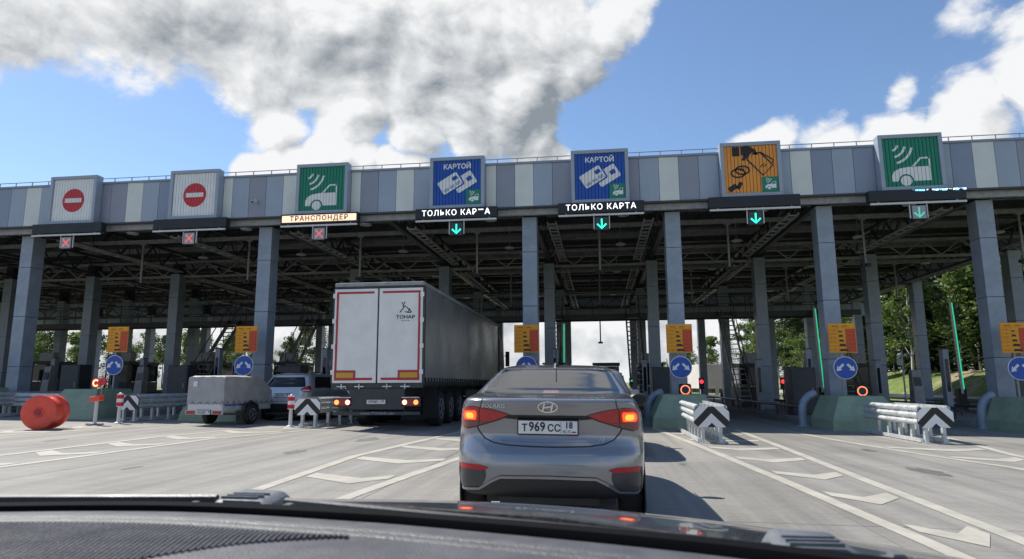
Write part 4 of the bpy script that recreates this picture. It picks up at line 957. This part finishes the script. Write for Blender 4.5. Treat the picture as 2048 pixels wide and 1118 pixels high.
def hatch(loc, rz, label, P_, plate, lit=False):
    g = thing('hatchback_car', label, 'car', loc, rz); S = Shell(HAT, 3.0); S.mesh().build('body', P_, g, 'all')
    S.patch([(1.10, -.67, .67), (1.13, -.69, .69), (1.28, -.635, .635), (1.38, -.58, .58), (1.42, -.54, .54)], .007, 26, 12).build('rear_window', M_glass, g, 'all')
    S.patch([(1.44, -.60, .60), (1.475, -.60, .60)], .06, 20, 3).build('roof_spoiler', P_, g, 'all')
    S.strip([(0, 1.12), (.22, 1.15)], .018, .02).build('rear_wiper', M_black, g)
    for rows in both([(.93, .70, .845), (.97, .62, .85), (1.02, .59, .85), (1.07, .64, .84), (1.11, .71, .82), (1.14, .74, .795)]):
        l = S.patch(rows, .010, 16, 10).build('tail_light', M_lens, g, 'all')
        zz = [(.965, .66, .83), (.99, .64, .835), (1.005, .65, .83)]; zz = zz if rows[0][1] > 0 else [(z, -b_, -a_) for z, a_, b_ in zz]
        S.patch(zz, .015, 10, 4).build('lamp_strip', M_lit if lit else M_white, l, 'all')
    S.patch([(.26, -.80, .80), (.36, -.80, .80), (.48, -.66, .66), (.56, -.52, .52)], .010, 30, 8).build('lower_bumper_insert', M_blackp, g, 'all')
    for rows in both([(.50, .60, .80), (.53, .58, .82), (.56, .62, .80)]): S.patch(rows, .013, 10, 3).build('reflector', M_refl, g, 'all')
    number_plate(g, .02, .83, plate, '18', rus=False); S.strip([(-.30, .93), (.30, .93)], .022, .012).build('tailgate_trim', M_chrome, g)
    S.strip([(-.70, .92), (-.66, .70), (-.5, .64), (.5, .64), (.66, .70), (.70, .92)], .009, .004).build('tailgate_shut_line', M_seam, g)
    for sg in (-1, 1):
        S.side([(1.07, .62, 3.25), (1.2, .72, 3.0), (1.35, .82, 2.75), (1.44, .95, 2.58)], sg, .006).build('side_window', M_glass, g, 'all')
        MB().bar((sg*.872, 1.75, .42), (sg*.872, 1.75, 1.05), .03, .012).build('door_shut_line', M_seam, g); MB().bar((sg*.80, 1.70, 1.08), (sg*.735, 1.70, 1.44), .045, .03).build('window_pillar', M_black, g)
        S.side([(.26, .35, 3.8), (.40, .35, 3.8)], sg, .008).build('sill_trim', M_blackp, g)
        for y in (.72, 3.30):
            wheel(g, sg*.785, y, .325, .21, sg); MB().lathe([(.39, 0), (.39, .016), (.31, .02)], (sg*.875, y, .36), 'x', 28).build('wheel_arch', M_black, g)
        mo = MB().bx(-.11, .11, -.06, .06, -.08, .08).build('door_mirror', P_, g, bevel=.03); mo.location = (sg*.99, 2.62, 1.07)
        MB().tube([(sg*.60, .75, 1.56), (sg*.62, 1.0, 1.585), (sg*.62, 2.3, 1.585), (sg*.6, 2.5, 1.555)], .014, 6).build('roof_rail', M_blackp, g)
    MB().bx(-.72, .72, .35, 3.9, .16, .28).build('underbody', M_blackp, g)
    return g
hatch((-10.38, 20.7, G(-10.4)), R(-1), 'silver hatchback towing the tarpaulin trailer towards a closed lane', paint('silver metallic paint', (.60, .61, .62), .35, .3), 'В417ОР')
hatch((-.30, 11.7, 0), R(-.5), 'grey hatchback with lit brake lights directly ahead of the grey sedan', paint('warm grey metallic paint', (.34, .33, .31), .5, .3), 'К532МН', True)
hatch((-.10, 18.3, 0), 0, 'white hatchback second ahead of the grey sedan, entering the canopy shade', paint('white car paint', (.62, .62, .60), .0, .3), 'Е208АТ', True)

# cargo trailer with tarpaulin
M_tarp = mat('grey tarpaulin', (.36, .36, .355), .6, 0, .12, 3, bump=.35, bscale=5)
g = thing('cargo_trailer', 'small cargo trailer with grey tarpaulin cover hitched to the silver car', 'trailer', (-11.30, 17.9, G(-11.3)), R(-6))
b = MB(); nx_, w, L = 10, .60, 2.35
prof = [(0, 1.40), (.1, 1.43), (.7, 1.44), (1.2, 1.43), (1.75, 1.40), (2.05, 1.25), (2.35, 1.02)]
for yy, zt in prof:
    for k in range(nx_+1):
        x = -w+2*w*k/nx_; b.v.append((x, yy, zt+.02*math.sin(k*2.1+yy*3)*(.5)+(-.03 if k in (0, nx_) else 0)))
n = nx_+1
b.f = [(j*n+k, j*n+k+1, (j+1)*n+k+1, (j+1)*n+k) for j in range(len(prof)-1) for k in range(nx_)]
nb = len(b.v)
for yy, zt in prof: b.v += [(-w-.015, yy, .62), (w+.015, yy, .62)]
for j in range(len(prof)-1):
    b.f += [(j*n, (j+1)*n, nb+2*(j+1), nb+2*j), (j*n+nx_, (j+1)*n+nx_, nb+2*(j+1)+1, nb+2*j+1)]
b.f += [tuple(range(0, nx_+1))+(nb+1, nb), tuple(range((len(prof)-1)*n, len(prof)*n))+(nb+2*len(prof)-1, nb+2*len(prof)-2)]
b.build('tarpaulin', M_tarp, g, True)
MB().bx(-.585, .585, .01, L-.02, .42, .62).build('trailer_bed', M_galv, g, bevel=.01)
MB().bx(-.56, .56, -.012, .008, .44, .62).build('tailgate', M_lampw, g); MB().bx(-.62, .62, -.03, .0, .33, .44).build('light_beam', M_galv, g)
for sg in (-1, 1):
    l = MB().bx(sg*.36-.14+sg*.08, sg*.36+.14+sg*.08, -.05, -.031, .34, .43).build('tail_light', M_lens, g); wheel(g, sg*.70, 1.15, .29, .165, sg)
    MB().tube([(sg*.70+0*sg, 1.15-.36, .34), (sg*.70, 1.15-.30, .55), (sg*.70, 1.15, .66), (sg*.70, 1.15+.30, .55), (sg*.70, 1.15+.36, .34)], .05, 6).build('mudguard', M_blackp, g, True)
    MB().bx(sg*.588-.004, sg*.588+.004, .1, 1.6, .56, .60).build('blue_side_strip', M_blue, g)
pl = number_plate(g, -.055, .385, 'АА2450', '18', w=.46, rus=False)
MB().bx(-.42, -.28, -.02, -.016, 1.12, 1.28).build('sticker', M_plate, g); MB().bar((-.3, L, .46), (0, L+.9, .44), .06).bar((.3, L, .46), (0, L+.9, .44), .06).build('drawbar', M_galv, g); MB().bx(-.55, .55, 1.12, 1.18, .26, .32).build('axle', M_steel, g)
b = MB()
for k in range(9): b.tube([(.62, .1+k*.27, .60), (.63, .16+k*.27, .70), (.62, .24+k*.27, .60)], .006, 4)
for k in range(5): b.tube([(-.5+k*.25, -.012, .60), (-.42+k*.25, -.016, .69), (-.34+k*.25, -.012, .60)], .006, 4)
b.build('tarpaulin_cord', M_black, g)

# articulated truck seen from behind
M_curt = mat('grey side curtain', (.175, .185, .185), .34, 0, .10, .7, bump=.12, bscale=1.2, dirt=(.14, .14, .14))
M_door = mat('white trailer door', (.80, .785, .755), .45, 0, .06, 1.5, dirt=(.68, .66, .62))
M_tape = mat('red reflective tape', (.42, .03, .045), .4); M_tapey = mat('yellow reflective plate', (.62, .33, .03), .4)
g = thing('articulated_truck', 'articulated truck with grey curtain side trailer and white rear doors driving into the plaza', 'truck', (-5.98, 17.3, G(-6.0)))
HW, TL = 1.275, 13.6
MB().bx(-HW+.02, HW-.02, .10, TL-.05, 1.30, 3.90).build('curtain_side', M_curt, g)
MB().bx(-HW-.01, HW+.01, .0, TL, 3.905, 4.02).build('roof_rail', M_steel2, g, bevel=.03)
MB().bx(-HW, HW, -.005, .095, 3.86, 3.90).build('rear_header', M_booth, g); MB().bx(-HW-.005, HW+.005, -.01, .09, 1.13, 1.25).build('rear_sill', M_booth, g)
for sg in (-1, 1): MB().bx(sg*HW-.035, sg*HW+.035, .005, .11, 1.25, 3.86).build('corner_post', M_booth, g)
for sg in (-1, 1):
    x0, x1 = (-HW+.02, -.022) if sg < 0 else (.022, HW-.02)
    dr = MB().bx(x0, x1, -.03, .02, 1.26, 3.84).build('rear_door', M_door, g, bevel=.012)
    b = MB(); t = .06; y0, y1 = -.036, -.0305; xo, xi = (x0+.06, x1-.10) if sg < 0 else (x1-.06, x0+.10)
    b.bx(min(xo, xi), max(xo, xi), y0, y1, 3.70, 3.70+t); b.bx(xo-(t if sg > 0 else 0), xo+(t if sg < 0 else 0), y0, y1, 1.34, 3.70); b.bx(min(xo, xi), max(xo, xi), y0, y1, 1.34-.005, 1.34+t)
    b.build('red_tape', M_tape, dr)
    xc = xo+(.30 if sg < 0 else -.30); MB().bx(xc-.30, xc+.30, -.042, -.037, 1.33, 1.60).build('warning_plate', M_tape, dr); MB().bx(xc-.24, xc+.24, -.047, -.043, 1.40, 1.54).build('yellow_field', M_tapey, dr)
    for k in range(4):
        z = 1.55+k*.70; MB().bx(sg*(HW-.03)-.05, sg*(HW-.03)+.05, -.06, -.031, z-.06, z+.06).build('hinge', M_door, dr)
    for k in range(2):
        xx = x0+.28+k*.5; MB().tube([(xx, -.05, 1.10), (xx, -.05, 1.24)], .016, 6).bx(xx-.12, xx+.14, -.075, -.045, 1.15, 1.18).build('lock_handle', M_galv, dr)
text('ТОНАР', .125, (.78, -.034, 3.03), M_ink, g, bold=.004, sx=1.25); text('ПРИЦЕПЫ', .05, (.78, -.034, 2.93), M_ink, g)
b = MB(); ox, oz = .62, 3.14
for st in ([(0, .02), (.14, .20), (.30, .06)], [(.05, .30), (.09, .23), (.14, .31)], [(.22, .02), (.26, .12), (.32, .02)], [(.09, .23), (.09, .17)], [(.14, .04), (.22, .02), (.32, .02)]): b.plate([(ox+x, oz+z) for x, z in stroke(st, .028)], -.036, -.031)
b.build('maker_emblem', M_ink, g)
MB().bx(-.78, .78, .02, .10, .55, 1.12).build('rear_panel', M_booth, g, bevel=.01); MB().bx(-1.22, 1.22, .0, .12, .40, .50).build('underrun_bar', M_booth, g, bevel=.02)
text('www.TONAR.info', .10, (.05, -.012, .45), mat('faded white print', (.4, .42, .45), .6), g, sx=1.25)
for sg in (-1, 1):
    MB().bx(sg*.95-.27, sg*.95+.27, .02, .10, .62, .90).build('lamp_bracket', M_booth, g, bevel=.03)
    l = MB().plate(rrect(sg*.95, .745, .50, .17, .08), -.01, .018).build('tail_light', M_lens, g)
    for q, m in ((.155, glow('lit amber lamp', (1, .30, .08), 1.5)), (-.155, glow('lit white lamp', (1, .62, .42), 1.6))): MB().plate(disc(sg*(.95+q), .745, .065, 18), -.016, -.011).build('lit_lamp', m, l)
    MB().bx(sg*.95-.24, sg*.95+.24, -.01, .02, .86, .885).build('lamp_visor', M_galv, g)
f = number_plate(g, .0, .755, 'МУ3871', '23', rus=False)
b = MB().bx(-.45, -.33, .12, TL-1.5, .85, 1.20).bx(.33, .45, .12, TL-1.5, .85, 1.20); b.build('chassis_rail', M_steel, g)
MB().bx(-HW+.01, HW-.01, .11, TL, 1.20, 1.295).build('floor_frame', M_booth, g)
b = MB()
for k in range(40): b.bx(HW-.018, HW+.012, .3+k*.33, .34+k*.33, 1.14, 1.40)
for k in range(40): b.bx(-HW-.012, -HW+.018, .3+k*.33, .34+k*.33, 1.14, 1.40)
b.build('curtain_buckles', M_blackp, g, kind='stuff')
for ax in (2.3, 3.62, 4.94):
    for sg in (-1, 1): wheel(g, sg*1.06, ax, .50, .38, sg, M_steel2)
    MB().tube([(-1.0, ax, .5), (1.0, ax, .5)], .07, 8).build('axle', M_steel, g)
for sg in (-1, 1): MB().bx(sg*1.06-.2, sg*1.06+.2, 1.62, 1.64, .25, 1.1).build('mud_flap', M_rubber, g)
MB().bx(-1.2, 1.2, 6.2, 11.2, .62, .70).bx(-1.2, -1.17, 6.2, 10.8, .45, 1.0).bx(1.17, 1.2, 6.2, 10.8, .45, 1.0).build('side_guard', M_booth, g)
MB().bx(-HW-.0, HW+.02, TL-.045, TL+.02, 1.3, 3.9).build('front_bulkhead', M_booth, g)
# tractor unit
MB().hexa([(-1.24, 14.3, .95), (1.24, 14.3, .95), (1.2, 16.3, .85), (-1.2, 16.3, .85)], [(-1.22, 14.35, 3.45), (1.22, 14.35, 3.45), (1.15, 16.0, 3.3), (-1.15, 16.0, 3.3)]).build('cab', M_booth, g, bevel=.06)
MB().hexa([(-1.15, 14.4, 3.46), (1.15, 14.4, 3.46), (1.1, 15.9, 3.36), (-1.1, 15.9, 3.36)], [(-1.1, 14.4, 3.95), (1.1, 14.4, 3.95), (1.0, 15.1, 3.7), (-1.0, 15.1, 3.7)]).build('roof_deflector', M_booth, g, bevel=.05)
for sg in (-1, 1):
    MB().bx(sg*1.36-.10, sg*1.36+.10, 15.9, 16.0, 2.1, 2.85).bx(sg*1.3-.1, sg*1.3+.1, 15.93, 15.97, 2.6, 2.66).build('wing_mirror', M_blackp, g, bevel=.03)
    wheel(g, sg*1.05, 12.4, .52, .5, sg, M_steel2); wheel(g, sg*1.08, 15.6, .52, .32, sg, M_steel2)
MB().bx(-.45, .45, 11.8, 16.1, .70, .94).build('tractor_chassis', M_steel, g)

# vehicles beyond the plaza
g = thing('dump_truck', 'dark lorry seen from behind beyond the exit of the sedan lane', 'truck', (.62, 55.0, G(.6)))
MB().hexa([(-1.2, 0, 1.1), (1.2, 0, 1.1), (1.2, 5, 1.1), (-1.2, 5, 1.1)], [(-1.22, -.2, 2.15), (1.22, -.2, 2.15), (1.22, 5.1, 2.3), (-1.22, 5.1, 2.3)]).build('tipper_body', M_booth, g, bevel=.04)
MB().bx(-1.15, 1.15, 5.3, 7.2, 1.0, 2.85).build('cab', M_booth, g, bevel=.08); MB().bx(-1.22, 1.22, 5.0, 5.15, 2.85, 3.16).bx(-1.1, -1.0, 5.02, 5.12, 2.2, 2.9).bx(1.0, 1.1, 5.02, 5.12, 2.2, 2.9).build('headboard', M_blackp, g)
MB().bx(-.4, .4, 0, 7, .75, 1.0).build('chassis', M_steel, g)
for y in (1.0, 2.4, 6.4):
    for sg in (-1, 1): wheel(g, sg*1.0, y, .5, .4, sg, M_steel2)
M_boxw = mat('cream box body', (.66, .64, .58), .5, 0, .05, 1)
g = thing('box_lorry', 'cream white box lorry beyond the plaza behind the dark columns', 'lorry', (9.5, 56.0, G(9.5)), R(8))
MB().bx(-1.2, 1.2, 0, 5.5, .95, 2.95).build('box_body', M_boxw, g, bevel=.04); MB().hexa([(-1.05, 5.6, .6), (1.05, 5.6, .6), (1.0, 7.2, .6), (-1.0, 7.2, .6)], [(-1.0, 5.6, 2.3), (1.0, 5.6, 2.3), (.95, 6.8, 2.25), (-.95, 6.8, 2.25)]).build('cab', M_boxw, g, bevel=.06)
MB().bx(-.4, .4, 0, 6.8, .6, .93).build('chassis', M_steel, g); MB().bx(-.15, .15, -.02, .1, .45, .95).build('rear_step', M_boxw, g)
for y in (1.2, 6.2):
    for sg in (-1, 1): wheel(g, sg*.9, y, .42, .3, sg, M_steel2)

# ------------------------------------------------------------------ trees
def leafmat(name, c0, c1):
    m = bpy.data.materials.new(name); m.use_nodes = True; nt = m.node_tree; p = nt.nodes['Principled BSDF']
    g_ = nt.nodes.new('ShaderNodeNewGeometry'); oi = nt.nodes.new('ShaderNodeObjectInfo')
    n1 = nd(nt, 'ShaderNodeTexNoise', Scale=.8, Detail=4.0); nt.links.new(g_.outputs['Position'], n1.inputs['Vector'])
    f = mth(nt, 'ADD', mth(nt, 'MULTIPLY', g_.outputs['Random Per Island'], .5), mth(nt, 'ADD', mth(nt, 'MULTIPLY', n1.outputs[0], .5), mth(nt, 'MULTIPLY', oi.outputs['Random'], .35)))
    rp = nd(nt, 'ShaderNodeValToRGB'); nt.links.new(f, rp.inputs[0]); rp.color_ramp.elements[0].position = .2; rp.color_ramp.elements[0].color = (*c0, 1); rp.color_ramp.elements[1].position = 1.05 if False else 1.0; rp.color_ramp.elements[1].color = (*c1, 1)
    nt.links.new(rp.outputs[0], p.inputs['Base Color']); p.inputs['Roughness'].default_value = .6
    tr = nd(nt, 'ShaderNodeBsdfTranslucent'); nt.links.new(rp.outputs[0], tr.inputs[0]); ms = nd(nt, 'ShaderNodeMixShader'); ms.inputs[0].default_value = .35
    nt.links.new(p.outputs[0], ms.inputs[1]); nt.links.new(tr.outputs[0], ms.inputs[2]); nt.links.new(ms.outputs[0], nt.nodes['Material Output'].inputs[0]); return m
M_spr = leafmat('spruce needles', (.018, .042, .014), (.065, .105, .03)); M_lf = leafmat('birch leaves', (.05, .10, .02), (.17, .24, .05)); M_pine = leafmat('pine needles', (.03, .06, .022), (.09, .13, .05))
M_bark = mat('dark bark', (.07, .05, .038), .9, 0, .3, 6); M_birch = mat('birch bark', (.50, .48, .44), .8, 0, .35, 9, dirt=(.08, .07, .06))
def leafquad(b, c, t, n, l, w):
    s_ = t.cross(n).normalized()*w; b.add([c-t*l*.5-s_*.4, c-t*l*.1+s_, c+t*l*.5, c+t*.1*l-s_], [(0, 1, 2, 3)])
def rv(q): return Vector((q.gauss(0, 1), q.gauss(0, 1), q.gauss(0, 1))).normalized()
def tree_mesh(kind, h, seed):
    q = random.Random(seed); T_, C_ = MB(), MB()
    lean = (q.uniform(-.03, .03)*h, q.uniform(-.03, .03)*h)
    ax = lambda z: Vector((lean[0]*(z/h)**1.5, lean[1]*(z/h)**1.5, z))
    if kind == 'spruce':
        T_.tube([ax(h*k/6) for k in range(7)], [.16*(1-k/6.4)*h/12+.02 for k in range(7)], 7)
        z = h*.06
        while z < h*.985:
            rr = (1-z/h)**.85*h*.17*q.uniform(.75, 1.15)+.12; nb_ = 8
            for k in range(nb_):
                a = 6.283*k/nb_+q.uniform(-.4, .4); L = rr*q.uniform(.6, 1.15); dv = Vector((math.cos(a), math.sin(a), 0))
                ns = max(2, int(L/.28))
                for j in range(1, ns+1):
                    t = j/ns; p = ax(z)+dv*L*t+Vector((0, 0, -.30*L*t*t+.05*L*t))
                    for e in (-1, 0, 1):
                        tv = (dv+Vector((-dv.y, dv.x, 0))*e*.8+Vector((0, 0, q.uniform(-.5, .1)))).normalized(); leafquad(C_, p, tv, Vector((q.uniform(-.4, .4), q.uniform(-.4, .4), 1)), .50*(1.1-.3*t), .13)
            z += h*.028+.07*q.random()
    else:
        bare = .30 if kind == 'birch' else .52
        T_.tube([ax(h*.95*k/7)+Vector((q.uniform(-.08, .08), q.uniform(-.08, .08), 0))*(k > 0) for k in range(8)], [.14*(1-k/7.6)*h/12+.015 for k in range(8)], 7)
        for k in range(48 if kind == 'birch' else 34):
            z = h*(bare+(1-bare)*q.random()**.85); f = (z/h-bare)/(1-bare); rr = h*(.21 if kind == 'birch' else .17)*math.sin(math.pi*(.15+.80*f))**.8; a = q.uniform(0, 6.283); dd = rr*math.sqrt(q.random())
            c = ax(z)+Vector((math.cos(a)*dd, math.sin(a)*dd, q.uniform(-.2, .4))); T_.tube([ax(max(.2*h, z-.9-dd*.5)), (ax(z-.3)+c)/2, c], [.035, .022, .008], 4, False)
            cr = h*q.uniform(.05, .085)
            for _ in range(78):
                v = rv(q)*cr*q.random()**.4; v.z *= .75; leafquad(C_, c+v, rv(q), rv(q), q.uniform(.20, .36), .12)
    mt = bpy.data.meshes.new('trunk'); mt.from_pydata(T_.v, [], T_.f); mc = bpy.data.meshes.new('crown'); mc.from_pydata(C_.v, [], C_.f)
    mt.polygons.foreach_set('use_smooth', [True]*len(mt.polygons)); return mt, mc
PROT = {k: [tree_mesh(k, 12, s_) for s_ in range(3)] for k in ('spruce', 'birch', 'pine')}
TM = {'spruce': (M_bark, M_spr), 'birch': (M_birch, M_lf), 'pine': (M_bark, M_pine)}
KN = {'spruce': 'dark conical spruce', 'birch': 'light green birch', 'pine': 'tall bare stemmed pine'}
def tree(x, y, kind, h, where, grp):
    q = rnd.randrange(3); mt, mc = PROT[kind][q]; s_ = h/12
    o = thing(kind+'_tree', KN[kind]+' '+where, 'tree', (x, y, terrain(x, y)-.1), rnd.uniform(0, 6.28), {'spruce': 'dark spruces ', 'birch': 'light green birches ', 'pine': 'bare stemmed pines '}[kind]+grp); o.scale = (s_*rnd.uniform(.9, 1.15),)*2+(s_,)
    link('trunk', mt, TM[kind][0], o); link('crown', mc, TM[kind][1], o)
q = random.Random(11)
for k in range(150):                                        # wood on the bank to the right
    y = 40+q.random()*75; x = 27.5+q.random()**1.2*34-(y-44)*.05; kd = q.choices(['spruce', 'birch', 'pine'], [5, 3, 2])[0]
    tree(x, y, kd, q.uniform(9, 15.5) if kd != 'birch' else q.uniform(7, 12), 'in the wood on the grass bank', 'on the grass bank')
for x, y, kd, h in ((24.6, 56, 'birch', 9.5), (27.2, 50, 'birch', 12.5), (29.0, 47, 'birch', 13), (22.5, 64, 'birch', 7), (21.0, 72, 'birch', 6.5), (19.6, 82, 'spruce', 8), (18.6, 80, 'birch', 7), (23.3, 76, 'spruce', 11), (20.6, 88, 'spruce', 10), (25.5, 68, 'spruce', 12), (30, 44, 'spruce', 14), (33, 42, 'pine', 15), (27.6, 60, 'spruce', 13), (24.2, 84, 'pine', 12)):
    tree(x, y, kd, h, 'at the front of the wood along the grass bank', 'at the front of the bank wood')
for k in range(30):                                        # along the road beyond the exit, right
    y = 100+k*9+q.random()*6; tree(15+q.random()*16+(y-100)*.02, y, q.choice(['spruce', 'birch', 'spruce']), q.uniform(6.5, 10), 'beside the road beyond the plaza', 'beside the road beyond the plaza')
for k in range(70):
    y = 68+q.random()*60; tree(-20-q.random()*75, y, q.choice(['spruce', 'birch', 'birch', 'pine']), q.uniform(5.5, 9.5), 'behind the left side of the plaza', 'behind the left side of the plaza')
for x, y, kd, h in ((-47, 55, 'birch', 7.5), (-50, 50, 'birch', 8.2), (-53, 57, 'birch', 7.5), (-57, 52, 'birch', 8), (-44, 60, 'birch', 6), (-26.5, 62, 'spruce', 6.8), (-28, 66, 'spruce', 5.4), (-29.5, 60, 'spruce', 6.2), (-24.5, 70, 'spruce', 5.5)):
    tree(x, y, kd, h, 'standing close behind the left end of the canopy', 'close behind the left end of the canopy')
for k in range(60):                                        # undergrowth at the edge and depth of the wood
    y = 42+q.random()*60; x = 28.0+q.random()*7-(y-44)*.05; tree(x, y, 'birch', q.uniform(2.2, 4.2), 'sapling in the undergrowth of the bank wood', 'in the undergrowth of the bank wood')
for k in range(46):
    y = 50+q.random()*70; tree(44+q.random()*30, y, 'spruce', q.uniform(9, 14), 'deep in the wood behind the grass bank', 'deep in the bank wood')
# things along the bank
g = thing('weather_mast', 'thin pale mast with a white sensor box in front of the grass bank', 'mast', (17.9, 42.0, terrain(17.9, 42)))
MB().tube([(0, 0, 0), (0, 0, 3.4)], .05, 8).build('mast_pole', M_lampw, g, True); MB().bx(-.28, -.02, -.1, .1, 2.55, 2.95).build('sensor_box', M_lampw, g, bevel=.02); MB().bar((-.3, 0, 3.1), (.3, 0, 3.1), .05).bx(.15, .3, -.06, .06, 3.12, 3.25).build('cross_arm', M_lampw, g)
for x, y, h, lb in ((11.2, 60, 12, 'beyond the white box lorry'), (4.9, 75, 11, 'beside the exit road')):
    g = thing('lamp_mast', 'tall grey lamp mast '+lb, 'mast', (x, y, 0)); MB().tube([(0, 0, -.2), (0, 0, h)], [.16, .09], 10).build('mast_pole', M_steel2, g, True); MB().bar((-1.0, 0, h), (1.0, 0, h), .1).bx(-1.1, -.7, -.15, .15, h-.1, h+.05).bx(.7, 1.1, -.15, .15, h-.1, h+.05).build('lamp_heads', M_steel2, g)
g = thing('guard_rail', 'long low guard rail at the foot of the grass bank', 'guard rail', (19.9, 26, G(19.9)))
MB().bar((0, 0, .60), (0, 60, .60), .05, .30).build('corrugated_beam', M_galv, g)
pmm = None
for k in range(21):
    o = MB().bx(.03, .12, -.05, .05, -.1, .7).build('rail_post', M_galv, g) if pmm is None else link('rail_post', pmm, M_galv, g); pmm = o.data; o.location = (0, k*3., 0)

# ------------------------------------------------------------------ the car we sit in: bonnet, cowl, wipers, dashboard, windscreen
M_dash = mat('grained dashboard plastic', (.085, .086, .092), .5, 0, .12, 30, bump=.25, bscale=420, spec=.45)
M_hood = mat('dark blue grey bonnet paint', (.05, .06, .075), .3, .4, .06, 6, coat=.7)
M_cowl = mat('weathered cowl plastic', (.13, .14, .15), .5, 0, .2, 14, bump=.1, bscale=120)
own = thing('own_car', 'dark dashboard, wipers and bonnet edge of the car stopped behind the grey sedan', 'car', (-.33, .6, 0))
def oc(b, name, m, sm_=False, par=None, **kw): b.v = [(x+.33, y-.6, z) for x, y, z in b.v]; return b.build(name, m, par or own, sm_, **kw)
edge = pchip([-1.2, -.9, -.66, -.43, -.23, -.09, .07, .16, .25, .45, .7], [.44, .55, .61, .64, .615, .58, .53, .49, .45, .33, .12])
def sheet(x0, x1, prof, nx_=60, xz=None):
    b = MB(); n = len(prof)
    for k in range(nx_+1):
        x = x0+(x1-x0)*k/nx_
        for s_, z in prof: b.v.append((x, edge(x)+s_, z+(xz(x) if xz else 0)))
    b.f = [(k*n+j, k*n+j+1, (k+1)*n+j+1, (k+1)*n+j) for k in range(nx_) for j in range(n-1)]; return b
dip = lambda x: -.035*max(0, x)
oc(sheet(-1.1, .42, [(.006, 1.120), (.003, 1.148), (0, 1.1535), (-.006, 1.1555), (-.03, 1.1570), (-.045, 1.1572), (-.0475, 1.1555), (-.050, 1.1555), (-.0525, 1.1578), (-.064, 1.1582), (-.0665, 1.1565), (-.069, 1.1565), (-.0715, 1.1585), (-.13, 1.1600), (-.19, 1.1600), (-.26, 1.155), (-.30, 1.14), (-.31, 1.08)]), 'dashboard_top', M_dash, True)
b = MB()                                                   # fan of ribs on the demister grille
for k in range(92):
    x = -.66+k*.0050; y0 = edge(x)-.078; L = .17*(1-abs(k-34)/92.)*(1 if k < 60 else max(.12, 1-(k-60)/34.))
    e = Vector((x*.45-.02, 0, 0))-Vector((x, y0, 0)); e.normalize()
    b.tube([(x, y0, 1.1583), (x+e.x*L*.5, y0+e.y*L*.5, 1.1604), (x+e.x*L, y0+e.y*L, 1.1602)], .0016, 5)
oc(b, 'demister_ribs', M_dash, True)
oc(sheet(-1.12, .44, [(.004, 1.120), (.005, 1.152), (.008, 1.1590), (.022, 1.1605)], xz=lambda x: .004*max(0, x+.4)), 'windscreen_seal', mat('matt black seal', (.004, .004, .005), .9, spec=.1), True)
oc(sheet(-1.12, .46, [(.022, 1.135), (.028, 1.150), (.04, 1.1540), (.055, 1.1530), (.075, 1.146), (.10, 1.138), (.13, 1.130)], xz=dip), 'cowl_panel', M_cowl, True)
hb = MB(); nx_ = 48; ysn = [.0, .06, .16, .28, .40, .52, .62, .70, .75, .77]; hz = [1.128, 1.127, 1.120, 1.110, 1.098, 1.083, 1.065, 1.045, 1.01, .80]
for k in range(nx_+1):
    x = -1.30+2.0*k/nx_
    for y_, z in zip(ysn, hz):
        e = abs(x+.33)/.97; hb.v.append((x, .70+y_*(1-.16*e*e)-.05*e*e, z-.012-(.004 if x < -.33 else .065)*e*e-.05*max(0, e-.9)*10*.2))
n = len(ysn); hb.f = [(k*n+j, k*n+j+1, (k+1)*n+j+1, (k+1)*n+j) for k in range(nx_) for j in range(n-1)]
oc(hb, 'bonnet', M_hood, 'all')
for x, yy, sc_ in ((-.375, .685, .85), (.168, .575, .85)):   # wiper spindle covers
    b = MB(); lo = [(x-.050*sc_, yy-.03, 1.142), (x+.050*sc_, yy-.03, 1.142), (x+.046*sc_, yy+.05, 1.142), (x-.046*sc_, yy+.05, 1.142)]; hi = [(x-.036*sc_, yy-.012, 1.162), (x+.030*sc_, yy-.012, 1.161), (x+.026*sc_, yy+.04, 1.164), (x-.032*sc_, yy+.04, 1.166)]
    if x > 0: lo = [(a_, e_, c_-.007) for a_, e_, c_ in lo]; hi = [(a_, e_, c_-.008) for a_, e_, c_ in hi]
    cv = oc(b.hexa(lo, hi), 'wiper_spindle_cover', M_cowl, True, bevel=.006)
    for k in range(3): oc(MB().bar((x-.028*sc_, yy-.012+.012*k, hi[0][2]+.0015), (x+.020*sc_, yy-.012+.012*k, hi[0][2]+.0015), .003), 'cover_rib', M_cowl)
    for sg in (-1, 1): oc(MB().hexa([(x+sg*.062*sc_-.014, yy-.03, lo[0][2]), (x+sg*.062*sc_+.014, yy-.03, lo[0][2]), (x+sg*.062*sc_+.012, yy+.0, lo[0][2]), (x+sg*.062*sc_-.012, yy+.0, lo[0][2])], [(x+sg*.062*sc_-.004, yy-.022, lo[0][2]+.017), (x+sg*.062*sc_+.004, yy-.022, lo[0][2]+.017), (x+sg*.062*sc_+.003, yy-.01, lo[0][2]+.017), (x+sg*.062*sc_-.003, yy-.01, lo[0][2]+.017)]), 'cover_wedge', M_cowl)
def wiper(p, rad): 
    w_ = oc(MB().tube(p, rad, 8), 'wiper_arm', M_blackp, True); return w_
wiper([(-1.05, .60, 1.150), (-.75, .67, 1.155), (-.42, .70, 1.156)], .006)
wiper([(-.34, .70, 1.154), (-.1, .66, 1.146), (.02, .63, 1.144), (.10, .60, 1.144), (.16, .58, 1.145)], .006)
oc(MB().tube([(-.33, .74, 1.146), (-.05, .71, 1.140), (.15, .64, 1.132), (.33, .54, 1.122)], .005, 8), 'wiper_blade', M_rubber, True)
